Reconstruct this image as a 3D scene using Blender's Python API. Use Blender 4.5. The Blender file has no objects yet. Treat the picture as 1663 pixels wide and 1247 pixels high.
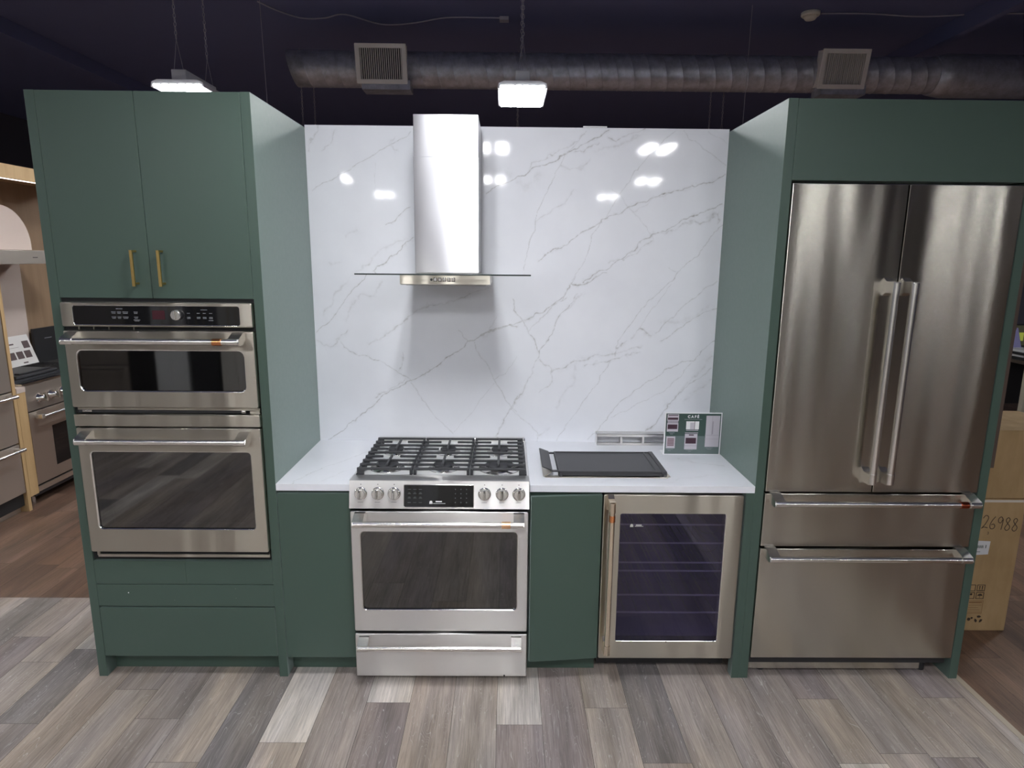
import bpy, bmesh, math, random
import numpy as np
from mathutils import Vector, Matrix
random.seed(7)
PI = math.pi
SC = bpy.context.scene
COL = SC.collection

# ------------------------------------------------------------------ camera
F_PX = 1038.4995
cam_d = bpy.data.cameras.new('camera')
cam_d.sensor_width = 36.0
cam_d.lens = F_PX * 36.0 / 1663.0
cam_d.clip_end = 60
cam = bpy.data.objects.new('camera', cam_d)
COL.objects.link(cam)
_r = Vector((0.99993492, -0.00743298, 0.00865481))
_u = Vector((-0.0070501, 0.19383824, 0.98100817))
_w = Vector((0.00896944, 0.98100534, -0.19377323))
m = Matrix.Identity(4)
for i in range(3):
    m[i][0] = _r[i]; m[i][1] = _u[i]; m[i][2] = -_w[i]
m[0][3], m[1][3], m[2][3] = 0.0, -2.58223343, 1.8628745
cam.matrix_world = m
SC.camera = cam
SC.view_settings.view_transform = 'Standard'
SC.view_settings.look = 'None'
SC.view_settings.gamma = 1.0
SC.view_settings.exposure = 0.2
SC.view_settings.use_curve_mapping = False

# ------------------------------------------------------------------ materials
def mat(name, col, rough=0.5, metal=0.0, spec=0.5, emit=None, estr=0.0, coat=0.0, aniso=0.0):
    M = bpy.data.materials.new(name); M.use_nodes = True
    b = M.node_tree.nodes['Principled BSDF']
    b.inputs['Base Color'].default_value = (*col, 1)
    b.inputs['Roughness'].default_value = rough
    b.inputs['Metallic'].default_value = metal
    b.inputs['Specular IOR Level'].default_value = spec
    b.inputs['Coat Weight'].default_value = coat
    if emit:
        b.inputs['Emission Color'].default_value = (*emit, 1)
        b.inputs['Emission Strength'].default_value = estr
    return M

def nd(M, t, **kw):
    n = M.node_tree.nodes.new(t)
    for k, v in kw.items():
        setattr(n, k, v)
    return n

def lk(M, a, b): M.node_tree.links.new(a, b)
def bs(M): return M.node_tree.nodes['Principled BSDF']

def noise(M, scale3, detail=3, rough=0.5, src='Object', scale=1.0):
    tc = nd(M, 'ShaderNodeTexCoord'); mp = nd(M, 'ShaderNodeMapping')
    mp.inputs['Scale'].default_value = scale3
    n = nd(M, 'ShaderNodeTexNoise'); n.inputs['Scale'].default_value = scale
    n.inputs['Detail'].default_value = detail; n.inputs['Roughness'].default_value = rough
    lk(M, tc.outputs[src], mp.inputs['Vector']); lk(M, mp.outputs[0], n.inputs['Vector'])
    return n

def ramp(M, fac, stops):
    r = nd(M, 'ShaderNodeValToRGB'); e = r.color_ramp.elements
    while len(e) < len(stops): e.new(0.5)
    for i, (p, c) in enumerate(stops):
        e[i].position = p; e[i].color = (*c, 1) if len(c) == 3 else c
    lk(M, fac, r.inputs['Fac']); return r

def bump(M, h, strength, dist=0.01, normal=None):
    b = nd(M, 'ShaderNodeBump'); b.inputs['Strength'].default_value = strength
    b.inputs['Distance'].default_value = dist
    lk(M, h, b.inputs['Height'])
    if normal: lk(M, normal, b.inputs['Normal'])
    lk(M, b.outputs[0], bs(M).inputs['Normal']); return b

def steel(name, col=(0.60, 0.585, 0.56), rough=0.36, grain=(2.0, 2.0, 900.0), wave=0.22, wscale=(5, 5, 0.8), aniso=0.93, rot=0.25, wdist=0.02):
    M = mat(name, col, rough, 1.0)
    b = bs(M)
    n = noise(M, grain, 2, 0.5)
    mr = nd(M, 'ShaderNodeMapRange'); mr.inputs['To Min'].default_value = rough * 0.985; mr.inputs['To Max'].default_value = rough * 1.015
    lk(M, n.outputs['Fac'], mr.inputs['Value']); lk(M, mr.outputs[0], b.inputs['Roughness'])
    w = noise(M, wscale, 1, 0.4)
    bump(M, w.outputs['Fac'], wave, wdist)
    if aniso:
        t = nd(M, 'ShaderNodeTangent', direction_type='RADIAL', axis='Z')
        lk(M, t.outputs[0], b.inputs['Tangent'])
        b.inputs['Anisotropic'].default_value = aniso
        b.inputs['Anisotropic Rotation'].default_value = rot
    return M

def green_paint():
    M = mat('green_paint', (0.045, 0.079, 0.062), 0.42, spec=0.5)
    bs(M).inputs['Sheen Weight'].default_value = 0.5; bs(M).inputs['Sheen Roughness'].default_value = 0.45; bs(M).inputs['Sheen Tint'].default_value = (0.8, 0.95, 0.92, 1)
    n = noise(M, (1, 1, 1), 4, 0.6, scale=55)
    mr = nd(M, 'ShaderNodeMapRange'); mr.inputs['To Min'].default_value = 0.36; mr.inputs['To Max'].default_value = 0.5
    lk(M, n.outputs['Fac'], mr.inputs['Value']); lk(M, mr.outputs[0], bs(M).inputs['Roughness'])
    n2 = noise(M, (1, 1, 1), 3, 0.5, scale=260); bump(M, n2.outputs['Fac'], 0.05, 0.002)
    return M

def quartz():
    M = mat('white_quartz', (0.8, 0.8, 0.82), 0.055, spec=0.5)
    b = bs(M)
    at = nd(M, 'ShaderNodeAttribute'); at.attribute_name = 'vein'
    n = noise(M, (1, 1, 1), 5, 0.65, scale=70)
    mul = nd(M, 'ShaderNodeMath', operation='MULTIPLY')
    mr = nd(M, 'ShaderNodeMapRange'); mr.inputs['From Min'].default_value = 0.3; mr.inputs['From Max'].default_value = 0.62
    mr.inputs['To Min'].default_value = 0.25; mr.inputs['To Max'].default_value = 1.15
    lk(M, n.outputs['Fac'], mr.inputs['Value']); lk(M, at.outputs['Fac'], mul.inputs[0]); lk(M, mr.outputs[0], mul.inputs[1])
    cloud = noise(M, (1, 1, 1), 4, 0.6, scale=2.2)
    cr = ramp(M, cloud.outputs['Fac'], [(0.35, (0.80, 0.815, 0.865)), (0.7, (0.74, 0.755, 0.805))])
    mx = nd(M, 'ShaderNodeMix', data_type='RGBA')
    mx.inputs[7].default_value = (0.34, 0.335, 0.33, 1)
    lk(M, mul.outputs[0], mx.inputs[0]); lk(M, cr.outputs[0], mx.inputs[6]); lk(M, mx.outputs[2], b.inputs['Base Color'])
    return M

def plank_wood(name='gray_plank', linecol=(0.58, 0.55, 0.53)):
    M = mat(name, (0.3, 0.28, 0.27), 0.42, spec=0.4)
    b = bs(M)
    at = nd(M, 'ShaderNodeAttribute'); at.attribute_name = 'tone'
    uv = nd(M, 'ShaderNodeUVMap'); uv.uv_map = 'plank'
    def nz(sc, detail, rough, dist=0.0):
        mp = nd(M, 'ShaderNodeMapping'); mp.inputs['Scale'].default_value = sc
        n = nd(M, 'ShaderNodeTexNoise'); n.inputs['Scale'].default_value = 1; n.inputs['Detail'].default_value = detail
        n.inputs['Roughness'].default_value = rough; n.inputs['Distortion'].default_value = dist
        lk(M, uv.outputs[0], mp.inputs[0]); lk(M, mp.outputs[0], n.inputs['Vector']); return n
    broad = nz((9, 1.3, 1), 3, 0.55)
    fine = nz((150, 4.5, 1), 6, 0.75, 0.6)
    # cerused lines: thin pale contour lines of a stretched field
    fld = nz((13, 1.7, 1), 2, 0.5, 0.9)
    mul = nd(M, 'ShaderNodeMath', operation='MULTIPLY'); mul.inputs[1].default_value = 26
    lk(M, fld.outputs['Fac'], mul.inputs[0])
    fr = nd(M, 'ShaderNodeMath', operation='FRACT'); lk(M, mul.outputs[0], fr.inputs[0])
    line = nd(M, 'ShaderNodeMapRange'); line.inputs['From Min'].default_value = 0.86; line.inputs['From Max'].default_value = 1.0
    lk(M, fr.outputs[0], line.inputs['Value'])
    brk = nz((40, 6, 1), 3, 0.6)
    bm = nd(M, 'ShaderNodeMapRange'); bm.inputs['From Min'].default_value = 0.44; bm.inputs['From Max'].default_value = 0.62
    bm.inputs['To Max'].default_value = 0.75
    lk(M, brk.outputs['Fac'], bm.inputs['Value'])
    lm = nd(M, 'ShaderNodeMath', operation='MULTIPLY'); lk(M, line.outputs[0], lm.inputs[0]); lk(M, bm.outputs[0], lm.inputs[1])
    # darken / lighten by grain
    f1 = nd(M, 'ShaderNodeMapRange'); f1.inputs['From Min'].default_value = 0.3; f1.inputs['From Max'].default_value = 0.7
    f1.inputs['To Min'].default_value = 0.62; f1.inputs['To Max'].default_value = 1.32
    lk(M, fine.outputs['Fac'], f1.inputs['Value'])
    f2 = nd(M, 'ShaderNodeMapRange'); f2.inputs['From Min'].default_value = 0.3; f2.inputs['From Max'].default_value = 0.7
    f2.inputs['To Min'].default_value = 0.66; f2.inputs['To Max'].default_value = 1.36
    lk(M, broad.outputs['Fac'], f2.inputs['Value'])
    mm = nd(M, 'ShaderNodeMath', operation='MULTIPLY'); lk(M, f1.outputs[0], mm.inputs[0]); lk(M, f2.outputs[0], mm.inputs[1])
    sc = nd(M, 'ShaderNodeVectorMath', operation='SCALE'); lk(M, at.outputs['Color'], sc.inputs[0]); lk(M, mm.outputs[0], sc.inputs['Scale'])
    hue = nz((6, .9, 1), 2, 0.5)
    hr = ramp(M, hue.outputs['Fac'], [(0.38, (0.97, 0.97, 1.01)), (0.64, (1.03, 0.985, 0.93))])
    hm = nd(M, 'ShaderNodeVectorMath', operation='MULTIPLY'); lk(M, sc.outputs[0], hm.inputs[0]); lk(M, hr.outputs[0], hm.inputs[1]); sc = hm
    mx = nd(M, 'ShaderNodeMix', data_type='RGBA'); mx.inputs[7].default_value = (*linecol, 1)
    lk(M, lm.outputs[0], mx.inputs[0]); lk(M, sc.outputs[0], mx.inputs[6]); lk(M, mx.outputs[2], b.inputs['Base Color'])
    bump(M, fine.outputs['Fac'], 0.15, 0.002)
    return M

def wood(name, c1, c2, scale=(3, 3, 30), rough=0.5):
    M = mat(name, c1, rough)
    n = noise(M, scale, 4, 0.6)
    r = ramp(M, n.outputs['Fac'], [(0.35, c1), (0.68, c2)])
    lk(M, r.outputs[0], bs(M).inputs['Base Color']); return M

def card():
    M = mat('cardboard', (0.36, 0.245, 0.125), 0.75, spec=0.2)
    n = noise(M, (3, 3, 1), 4, 0.6, scale=4)
    r = ramp(M, n.outputs['Fac'], [(0.3, (0.33, 0.22, 0.11)), (0.7, (0.42, 0.29, 0.155))])
    lk(M, r.outputs[0], bs(M).inputs['Base Color']); return M

def tinted(name, tint, rough=0.03, ior=1.62, gcol=(1, 1, 1)):
    M = bpy.data.materials.new(name); M.use_nodes = True
    nt = M.node_tree; nt.nodes.clear()
    out = nt.nodes.new('ShaderNodeOutputMaterial')
    tr = nt.nodes.new('ShaderNodeBsdfTransparent'); tr.inputs[0].default_value = (*tint, 1)
    gl = nt.nodes.new('ShaderNodeBsdfGlossy'); gl.inputs['Roughness'].default_value = rough; gl.inputs[0].default_value = (*gcol, 1)
    fr = nt.nodes.new('ShaderNodeFresnel'); fr.inputs[0].default_value = 1.62
    mx = nt.nodes.new('ShaderNodeMixShader')
    fr.inputs[0].default_value = ior
    ge = nt.nodes.new('ShaderNodeNewGeometry'); iv = nt.nodes.new('ShaderNodeMath'); iv.operation = 'SUBTRACT'; iv.inputs[0].default_value = 1.0
    ml = nt.nodes.new('ShaderNodeMath'); ml.operation = 'MULTIPLY'
    nt.links.new(ge.outputs['Backfacing'], iv.inputs[1]); nt.links.new(iv.outputs[0], ml.inputs[0]); nt.links.new(fr.outputs[0], ml.inputs[1])
    nt.links.new(ml.outputs[0], mx.inputs[0]); nt.links.new(tr.outputs[0], mx.inputs[1]); nt.links.new(gl.outputs[0], mx.inputs[2])
    nt.links.new(mx.outputs[0], out.inputs[0]); return M

GREEN = green_paint()
QUARTZ = quartz()
STEEL = steel('brushed_steel', col=(0.50, 0.47, 0.405), rough=0.3, wdist=0.045, wave=0.7, wscale=(6, 6, 0.4))
STEEL_SIDE = mat('satin_steel', (0.62, 0.56, 0.50), 0.42, 0.85)
STEEL_FR = steel('fridge_steel', col=(0.53, 0.505, 0.445), rough=0.215, wave=0.6, wscale=(4.5, 4.5, 0.4), aniso=0.985)
STEEL_HOOD = steel('hood_steel', col=(0.62, 0.62, 0.65), rough=0.3, grain=(1, 1, 1), wave=0.3, wscale=(4.0, 4.0, 1.6), aniso=0.98)
STEEL_RANGE = steel('range_steel', col=(0.70, 0.69, 0.68), rough=0.34)
CHROME = mat('polished_steel', (0.80, 0.79, 0.77), 0.13, 1.0)
HANDLE = mat('handle_steel', (0.78, 0.76, 0.73), 0.27, 1.0)
WARMHANDLE = mat('cooler_handle_steel', (0.80, 0.70, 0.56), 0.22, 1.0)
COPPER = mat('copper_band', (0.78, 0.33, 0.14), 0.22, 1.0)
PALECOPPER = mat('pale_copper_band', (0.9, 0.55, 0.32), 0.28, 1.0)
BRASS = mat('brushed_brass', (0.62, 0.44, 0.16), 0.3, 1.0)
BLACKG = mat('black_glass', (0.008, 0.008, 0.009), 0.04, spec=0.6)
BLACKM = mat('black_matte', (0.02, 0.02, 0.022), 0.5)
IRON = mat('cast_iron', (0.03, 0.031, 0.035), 0.45, spec=0.5)
GRIDDLE = mat('griddle_black', (0.035, 0.035, 0.038), 0.42, spec=0.5)
ENAMEL = mat('dark_enamel', (0.03, 0.03, 0.035), 0.3)
GAP = mat('shadow_gap_black', (0.004, 0.004, 0.005), 0.8)
OVENGLASS = tinted('oven_glass', (0.22, 0.22, 0.23), 0.03, 2.1)
WINEGLASS = tinted('cooler_glass', (0.50, 0.48, 0.60), 0.03, 1.85, (0.78, 0.76, 1.0))
HOODGLASS = tinted('hood_glass', (0.985, 0.99, 0.987), 0.02, 1.45)
GLASSEDGE = mat('glass_edge', (0.02, 0.03, 0.03), 0.15)
INSIDE = mat('cavity_enamel', (0.035, 0.035, 0.045), 0.5)
SHELFM = mat('shelf_lip', (0.75, 0.73, 0.85), 0.4)
COOLIN = mat('cooler_cavity', (0.26, 0.23, 0.40), 0.5)
RACKM = mat('rack_wire', (0.30, 0.30, 0.33), 0.3, 1.0)
WHITEP = mat('white_print', (0.78, 0.78, 0.78), 0.5)
DIMP = mat('dim_print', (0.22, 0.23, 0.25), 0.5)
GREYTXT = mat('grey_print', (0.10, 0.12, 0.12), 0.5)
REDP = mat('red_clock_film', (0.05, 0.012, 0.018), 0.2)
PLANK = plank_wood()
SEAM = mat('plank_seam', (0.03, 0.027, 0.025), 0.8)
BROWNW = plank_wood('brown_plank', (0.05, 0.028, 0.018))
OAK = wood('light_oak', (0.50, 0.33, 0.16), (0.62, 0.43, 0.22), (14, 14, 1.2), 0.5)
SHADEWOOD = wood('shaded_wood_panel', (0.27, 0.18, 0.11), (0.33, 0.225, 0.145), (12, 12, 1), 0.5)  # niche wood, its shade put into the darker brown
PLASTER = mat('plaster', (0.62, 0.52, 0.47), 0.7)
CARD = card()
INK = mat('marker_ink', (0.05, 0.03, 0.015), 0.7)
BOXPRINT = mat('box_print', (0.035, 0.02, 0.01), 0.7)
LABEL = mat('paper_label', (0.62, 0.62, 0.64), 0.6)
TAPE = mat('clear_tape', (0.6, 0.56, 0.5), 0.2)
DARKCEIL = mat('navy_ceiling_paint', (0.15, 0.17, 0.33), 0.8, spec=0.2)
DARKWALL = mat('dark_wall_paint', (0.11, 0.11, 0.14), 0.8, spec=0.2)
GREIGE = mat('greige_wall_paint', (0.62, 0.58, 0.52), 0.8)
CONDUIT = mat('conduit_grey', (0.45, 0.45, 0.55), 0.6)
WIREM = mat('hanging_wire', (0.45, 0.45, 0.52), 0.6)
VENTM = mat('vent_paint', (0.85, 0.81, 0.77), 0.5)
SMOKEM = mat('detector_plastic', (0.9, 0.87, 0.78), 0.5)
HOUSE = mat('lamp_housing', (0.7, 0.7, 0.73), 0.45)
LAMP = mat('lamp_diffuser', (0.9, 0.9, 0.9), 0.5, emit=(0.97, 0.98, 1.0), estr=62.0)
LEDM = mat('led_strip', (0.9, 0.85, 0.8), 0.5, emit=(1.0, 0.82, 0.76), estr=3.2)
SIGNG = mat('sign_green', (0.05, 0.085, 0.075), 0.12)
SIGNG_REFL = mat('sign_green_reflection', (0.125, 0.165, 0.16), 0.12)  # lower half lightened: the reflection on it is put into the green
SIGNW = mat('sign_edge_white', (0.8, 0.8, 0.82), 0.3)
SILV = mat('printed_silver', (0.52, 0.49, 0.54), 0.4)
SILV2 = mat('printed_silver_dark', (0.36, 0.33, 0.38), 0.4)
PLUM = mat('printed_plum', (0.05, 0.02, 0.035), 0.3)
DUCTM = mat('galvanised_steel', (0.34, 0.33, 0.34), 0.4, 0.6)
_n = noise(DUCTM, (1, 1, 1), 5, 0.7, scale=14)
_rr = ramp(DUCTM, _n.outputs['Fac'], [(0.3, (0.36, 0.38, 0.44)), (0.7, (0.62, 0.64, 0.74))])
lk(DUCTM, _rr.outputs[0], bs(DUCTM).inputs['Base Color'])

# ------------------------------------------------------------------ mesh builder
class MB:
    """collects geometry in world coordinates; several materials allowed"""
    def __init__(s): s.v = []; s.f = []; s.mi = []; s.sm = []; s.mats = []; s.X = None
    def _m(s, m):
        if m not in s.mats: s.mats.append(m)
        return s.mats.index(m)
    def add(s, vs, fs, m, smooth=False):
        b = len(s.v)
        if s.X is not None: vs = [tuple(s.X @ Vector(p)) for p in vs]
        s.v += [tuple(p) for p in vs]; k = s._m(m)
        for f in fs: s.f.append([b + i for i in f]); s.mi.append(k); s.sm.append(smooth)
        return s
    def box(s, x0, x1, y0, y1, z0, z1, m, bev=0.0):
        x0, x1 = sorted((x0, x1)); y0, y1 = sorted((y0, y1)); z0, z1 = sorted((z0, z1))
        bev = min(bev, (x1 - x0) * .45, (y1 - y0) * .45, (z1 - z0) * .45)
        if bev <= 0:
            vs = [(x, y, z) for x in (x0, x1) for y in (y0, y1) for z in (z0, z1)]
            fs = [(0, 1, 3, 2), (4, 6, 7, 5), (0, 4, 5, 1), (2, 3, 7, 6), (0, 2, 6, 4), (1, 5, 7, 3)]
            return s.add(vs, fs, m)
        bm = bmesh.new()
        bmesh.ops.create_cube(bm, size=1)
        for v in bm.verts:
            v.co = Vector(((x0 + x1) / 2 + v.co.x * (x1 - x0), (y0 + y1) / 2 + v.co.y * (y1 - y0), (z0 + z1) / 2 + v.co.z * (z1 - z0)))
        bmesh.ops.bevel(bm, geom=bm.edges[:], offset=bev, segments=2, affect='EDGES', profile=0.5)
        bm.verts.index_update()
        vs = [tuple(v.co) for v in bm.verts]; fs = [[v.index for v in f.verts] for f in bm.faces]
        bm.free(); return s.add(vs, fs, m)
    def cyl(s, p0, p1, r, m, n=20, r1=None, caps=True, smooth=True, ph=0.0):
        p0 = Vector(p0); p1 = Vector(p1); r1 = r if r1 is None else r1
        d = (p1 - p0).normalized()
        a = Vector((0, 0, 1)) if abs(d.z) < .9 else Vector((1, 0, 0))
        e1 = d.cross(a).normalized(); e2 = d.cross(e1)
        vs = []; Ln = (p1 - p0).length; ep = min(.0008, Ln * .1) / max(Ln, 1e-9)
        ks = (0.0, ep, 1.0 - ep, 1.0)
        for k in ks:
            for i in range(n):
                t = 2 * PI * i / n + ph; vs.append(p0 + (p1 - p0) * k + (e1 * math.cos(t) + e2 * math.sin(t)) * (r + (r1 - r) * k))
        fs = [(k * n + i, k * n + (i + 1) % n, (k + 1) * n + (i + 1) % n, (k + 1) * n + i) for k in range(3) for i in range(n)]
        s.add(vs, fs, m, smooth)
        if caps:
            s.add(vs[:n], [list(range(n))], m)
            s.add(vs[-n:][::-1], [list(range(n))], m)
        return s
    def tube(s, pts, r, m, n=8):
        for a, b in zip(pts[:-1], pts[1:]): s.cyl(a, b, r, m, n)
        return s
    def lathe(s, c, axis, prof, m, n=32):
        """prof: list of (radius, offset along axis)"""
        c = Vector(c); d = Vector(axis).normalized()
        a = Vector((0, 0, 1)) if abs(d.z) < .9 else Vector((1, 0, 0))
        e1 = d.cross(a).normalized(); e2 = d.cross(e1); vs = []
        for r, h in prof:
            for i in range(n):
                t = 2 * PI * i / n; vs.append(c + d * h + (e1 * math.cos(t) + e2 * math.sin(t)) * r)
        fs = []
        for k in range(len(prof) - 1):
            for i in range(n):
                j = (i + 1) % n; fs.append((k * n + i, k * n + j, (k + 1) * n + j, (k + 1) * n + i))
        s.add(vs, fs, m, True)
        s.add(vs[-n:], [list(range(n))], m); s.add(vs[:n][::-1], [list(range(n))], m)
        return s
    def prism(s, poly, lo, hi, axis, m):
        """poly in the two other axes (cyclic order), extruded along axis from lo to hi"""
        def P(a, b, t):
            return {'x': (t, a, b), 'y': (a, t, b), 'z': (a, b, t)}[axis]
        n = len(poly)
        vs = [P(a, b, lo) for a, b in poly] + [P(a, b, hi) for a, b in poly]
        fs = [list(range(n))[::-1], list(range(n, 2 * n))] + [(i, (i + 1) % n, n + (i + 1) % n, n + i) for i in range(n)]
        return s.add(vs, fs, m)
    def plate(s, x0, x1, z0, z1, hx0, hx1, hz0, hz1, r, yf, yb, m, lip=0.006, lipm=None, ro=0.004, edge=0.004):
        """plate facing -y with a rounded rectangular opening and a softly rounded rim"""
        K = 6
        def loop(a0, a1, b0, b1, rad, y):
            o = []
            for cx, cz, t0 in ((a1 - rad, b1 - rad, 0), (a0 + rad, b1 - rad, 90), (a0 + rad, b0 + rad, 180), (a1 - rad, b0 + rad, 270)):
                for k in range(K + 1):
                    t = math.radians(t0 + 90 * k / K); o.append((cx + rad * math.cos(t), y, cz + rad * math.sin(t)))
            return o
        e = edge
        L = [loop(x0, x1, z0, z1, ro + e, yb), loop(x0, x1, z0, z1, ro + e, yf + e), loop(x0 + e * .3, x1 - e * .3, z0 + e * .3, z1 - e * .3, ro + e * .7, yf + e * .3),
             loop(x0 + e, x1 - e, z0 + e, z1 - e, ro, yf),
             loop(hx0 - lip, hx1 + lip, hz0 - lip, hz1 + lip, r + lip, yf), loop(hx0 - lip * .3, hx1 + lip * .3, hz0 - lip * .3, hz1 + lip * .3, r + lip * .3, yf + lip * .3),
             loop(hx0, hx1, hz0, hz1, r, yf + lip), loop(hx0, hx1, hz0, hz1, r, yb)]
        n = len(L[0]); vs = [p for l in L for p in l]
        def ring(k): return [(k * n + i, (k + 1) * n + i, (k + 1) * n + (i + 1) % n, k * n + (i + 1) % n) for i in range(n)]
        s.add(vs, [f for k in (0, 3) for f in ring(k)], m)
        s.add(vs, [f for k in (1, 2) for f in ring(k)], m, True)
        s.add(vs, [f for k in (4, 5) for f in ring(k)], lipm or m, True)
        s.add(vs, ring(6), lipm or m)
        return s
    def build(s, name, parent=None, org=None):
        off = Vector(org) if org is not None else Vector((0, 0, 0))
        if parent is not None: off = Vector(parent.get('_org', (0, 0, 0)))
        me = bpy.data.meshes.new(name)
        me.from_pydata([(x - off.x, y - off.y, z - off.z) for x, y, z in s.v], [], s.f)
        for mt in s.mats: me.materials.append(mt)
        me.polygons.foreach_set('material_index', s.mi)
        me.polygons.foreach_set('use_smooth', s.sm)
        me.update()
        bm = bmesh.new(); bm.from_mesh(me); bmesh.ops.remove_doubles(bm, verts=bm.verts, dist=1e-6)
        bmesh.ops.recalc_face_normals(bm, faces=bm.faces); bm.to_mesh(me); bm.free()
        o = bpy.data.objects.new(name, me); COL.objects.link(o)
        if parent is not None:
            o.parent = parent; o['_org'] = tuple(off)
        else:
            o.location = off; o['_org'] = tuple(off)
        return o

def thing(name, label, cat, org, group=None):
    o = bpy.data.objects.new(name, None); COL.objects.link(o)
    o.empty_display_size = 0.05
    o.location = org; o['_org'] = tuple(org); o['label'] = label; o['category'] = cat
    if group: o['group'] = group
    return o

def tag(o, label, cat, group=None):
    o['label'] = label; o['category'] = cat
    if group: o['group'] = group
    return o

def struct(o): o['kind'] = 'structure'; return o

def text(name, body, size, M4, m, parent=None, depth=0.0006, bold=0.0, track=1.0):
    """raised lettering: M4 places the text plane (x right, y up)"""
    cu = bpy.data.curves.new(name, 'FONT'); cu.body = body; cu.size = size
    cu.extrude = depth; cu.offset = bold; cu.space_character = track; cu.align_x = 'CENTER'; cu.align_y = 'CENTER'
    tmp = bpy.data.objects.new(name, cu); COL.objects.link(tmp)
    dg = bpy.context.evaluated_depsgraph_get(); dg.update()
    me = bpy.data.meshes.new_from_object(tmp.evaluated_get(dg))
    bpy.data.objects.remove(tmp)
    off = Vector(parent['_org']) if parent is not None else Vector((0, 0, 0))
    me.transform(Matrix.Translation(-off) @ M4)
    me.materials.clear(); me.materials.append(m)
    o = bpy.data.objects.new(name, me); COL.objects.link(o)
    if parent is not None: o.parent = parent; o['_org'] = tuple(off)
    return o

def facing(x, y, z, s=1.0):          # text plane facing -y
    return Matrix.Translation((x, y, z)) @ Matrix.Rotation(PI / 2, 4, 'X')

def bar(mb, p0, p1, r, m, wall, end=0.045, er=1.16, bw=0.024, upset=0.03):
    """pro-style bar handle: rod p0-p1, end sleeves, and chunky brackets reaching to plane y=wall"""
    p0 = Vector(p0); p1 = Vector(p1); d = (p1 - p0).normalized()
    mb.cyl(p0, p1, r, m, 24)
    mb.cyl(p0, p0 + d * end, r * er, m, 24); mb.cyl(p1 - d * end, p1, r * er, m, 24)
    vert = abs(d.z) > .5
    for q, sg in ((p0, 1), (p1, -1)):
        c0 = q + d * (sg * 0.002); c1 = q + d * (sg * (end - .004))
        a, b_ = (c0, c1)
        y = q.y; w = r * 0.95
        R_ = r * er; w = R_ * 1.0
        o0 = q - d * (sg * 0.0035); o1 = q + d * (sg * (end - .004))
        if vert:
            lo, hi = sorted((o0.z, o1.z))
            mb.prism([(y - R_ * .35, lo), (y - R_ * .35, hi), (wall - .022, hi), (wall, hi + upset * .45), (wall, lo - upset * .45), (wall - .022, lo)], q.x - w, q.x + w, 'x', m)
        else:
            lo, hi = sorted((o0.x, o1.x))
            mb.prism([(y - R_ * .35, q.z - w * .9), (y - R_ * .8, q.z - w * .2), (y - R_ * .35, q.z + w * .9), (wall - .016, q.z + w + upset * .6), (wall, q.z + w + upset * .6), (wall, q.z + w * .2), (wall - .022, q.z - w)], lo, hi, 'x', m)
    return mb
# ------------------------------------------------------------------ key dimensions (metres)
XL0, XL1 = -1.8212, -0.9747      # tall oven cabinet
XR0, XR1 = 1.0657, 2.0599        # refrigerator surround
T = 0.0377; H = 2.4668; HB = 2.4771; D = 0.6621
CT = 0.914; CTB = 0.885

# ------------------------------------------------------------------ floor
def planks(name, x0, x1, y0, y1, w, ox, L, tones, fixed, seed, mt, lo=0.0):
    rnd = random.Random(seed)
    V = []; F = []; TN = []; UV = []
    k0 = math.floor((x0 - ox) / w); k = k0
    while ox + k * w < x1 - 1e-6:
        a = max(ox + k * w, x0); b = min(ox + (k + 1) * w, x1)
        segs = []
        if k in fixed:
            segs = [(max(s, y0), min(e, y1), t) for s, e, t in fixed[k] if e > y0 and s < y1]
        else:
            y = y0 - rnd.random() * L
            while y < y1:
                segs.append((max(y, y0), min(y + L, y1), rnd.choice(tones))); y += L
        for s, e, t in segs:
            if e - s < .01: continue
            g = 0.0007; i = len(V); u0 = rnd.random() * 40; v0 = rnd.random() * 40
            V += [(a + g, s + g, lo), (b - g, s + g, lo), (b - g, e - g, lo), (a + g, e - g, lo)]
            F.append((i, i + 1, i + 2, i + 3)); TN.append(t)
            UV += [(u0 + a - (ox + k * w), v0), (u0 + b - (ox + k * w), v0), (u0 + b - (ox + k * w), v0 + e - s), (u0 + a - (ox + k * w), v0 + e - s)]
        k += 1
    i = len(V); n = len(F)
    V += [(x0, y0, lo - .0015), (x1, y0, lo - .0015), (x1, y1, lo - .0015), (x0, y1, lo - .0015),
          (x0, y0, lo - .1), (x1, y0, lo - .1), (x1, y1, lo - .1), (x0, y1, lo - .1)]
    F += [(i, i + 1, i + 2, i + 3), (i + 7, i + 6, i + 5, i + 4), (i, i + 4, i + 5, i + 1), (i + 1, i + 5, i + 6, i + 2), (i + 2, i + 6, i + 7, i + 3), (i + 3, i + 7, i + 4, i)]
    me = bpy.data.meshes.new(name); me.from_pydata(V, [], F)
    me.materials.append(mt); me.materials.append(SEAM)
    me.polygons.foreach_set('material_index', [0] * n + [1] * 6)
    ca = me.color_attributes.new('tone', 'FLOAT_COLOR', 'CORNER'); uv = me.uv_layers.new(name='plank')
    li = 0
    for q in range(len(F)):
        for c in range(4):
            ca.data[li].color = (*TN[q], 1) if q < n else (0, 0, 0, 1)
            uv.data[li].uv = UV[li] if q < n else (0, 0)
            li += 1
    o = bpy.data.objects.new(name, me); COL.objects.link(o)
    return struct(o)

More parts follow.
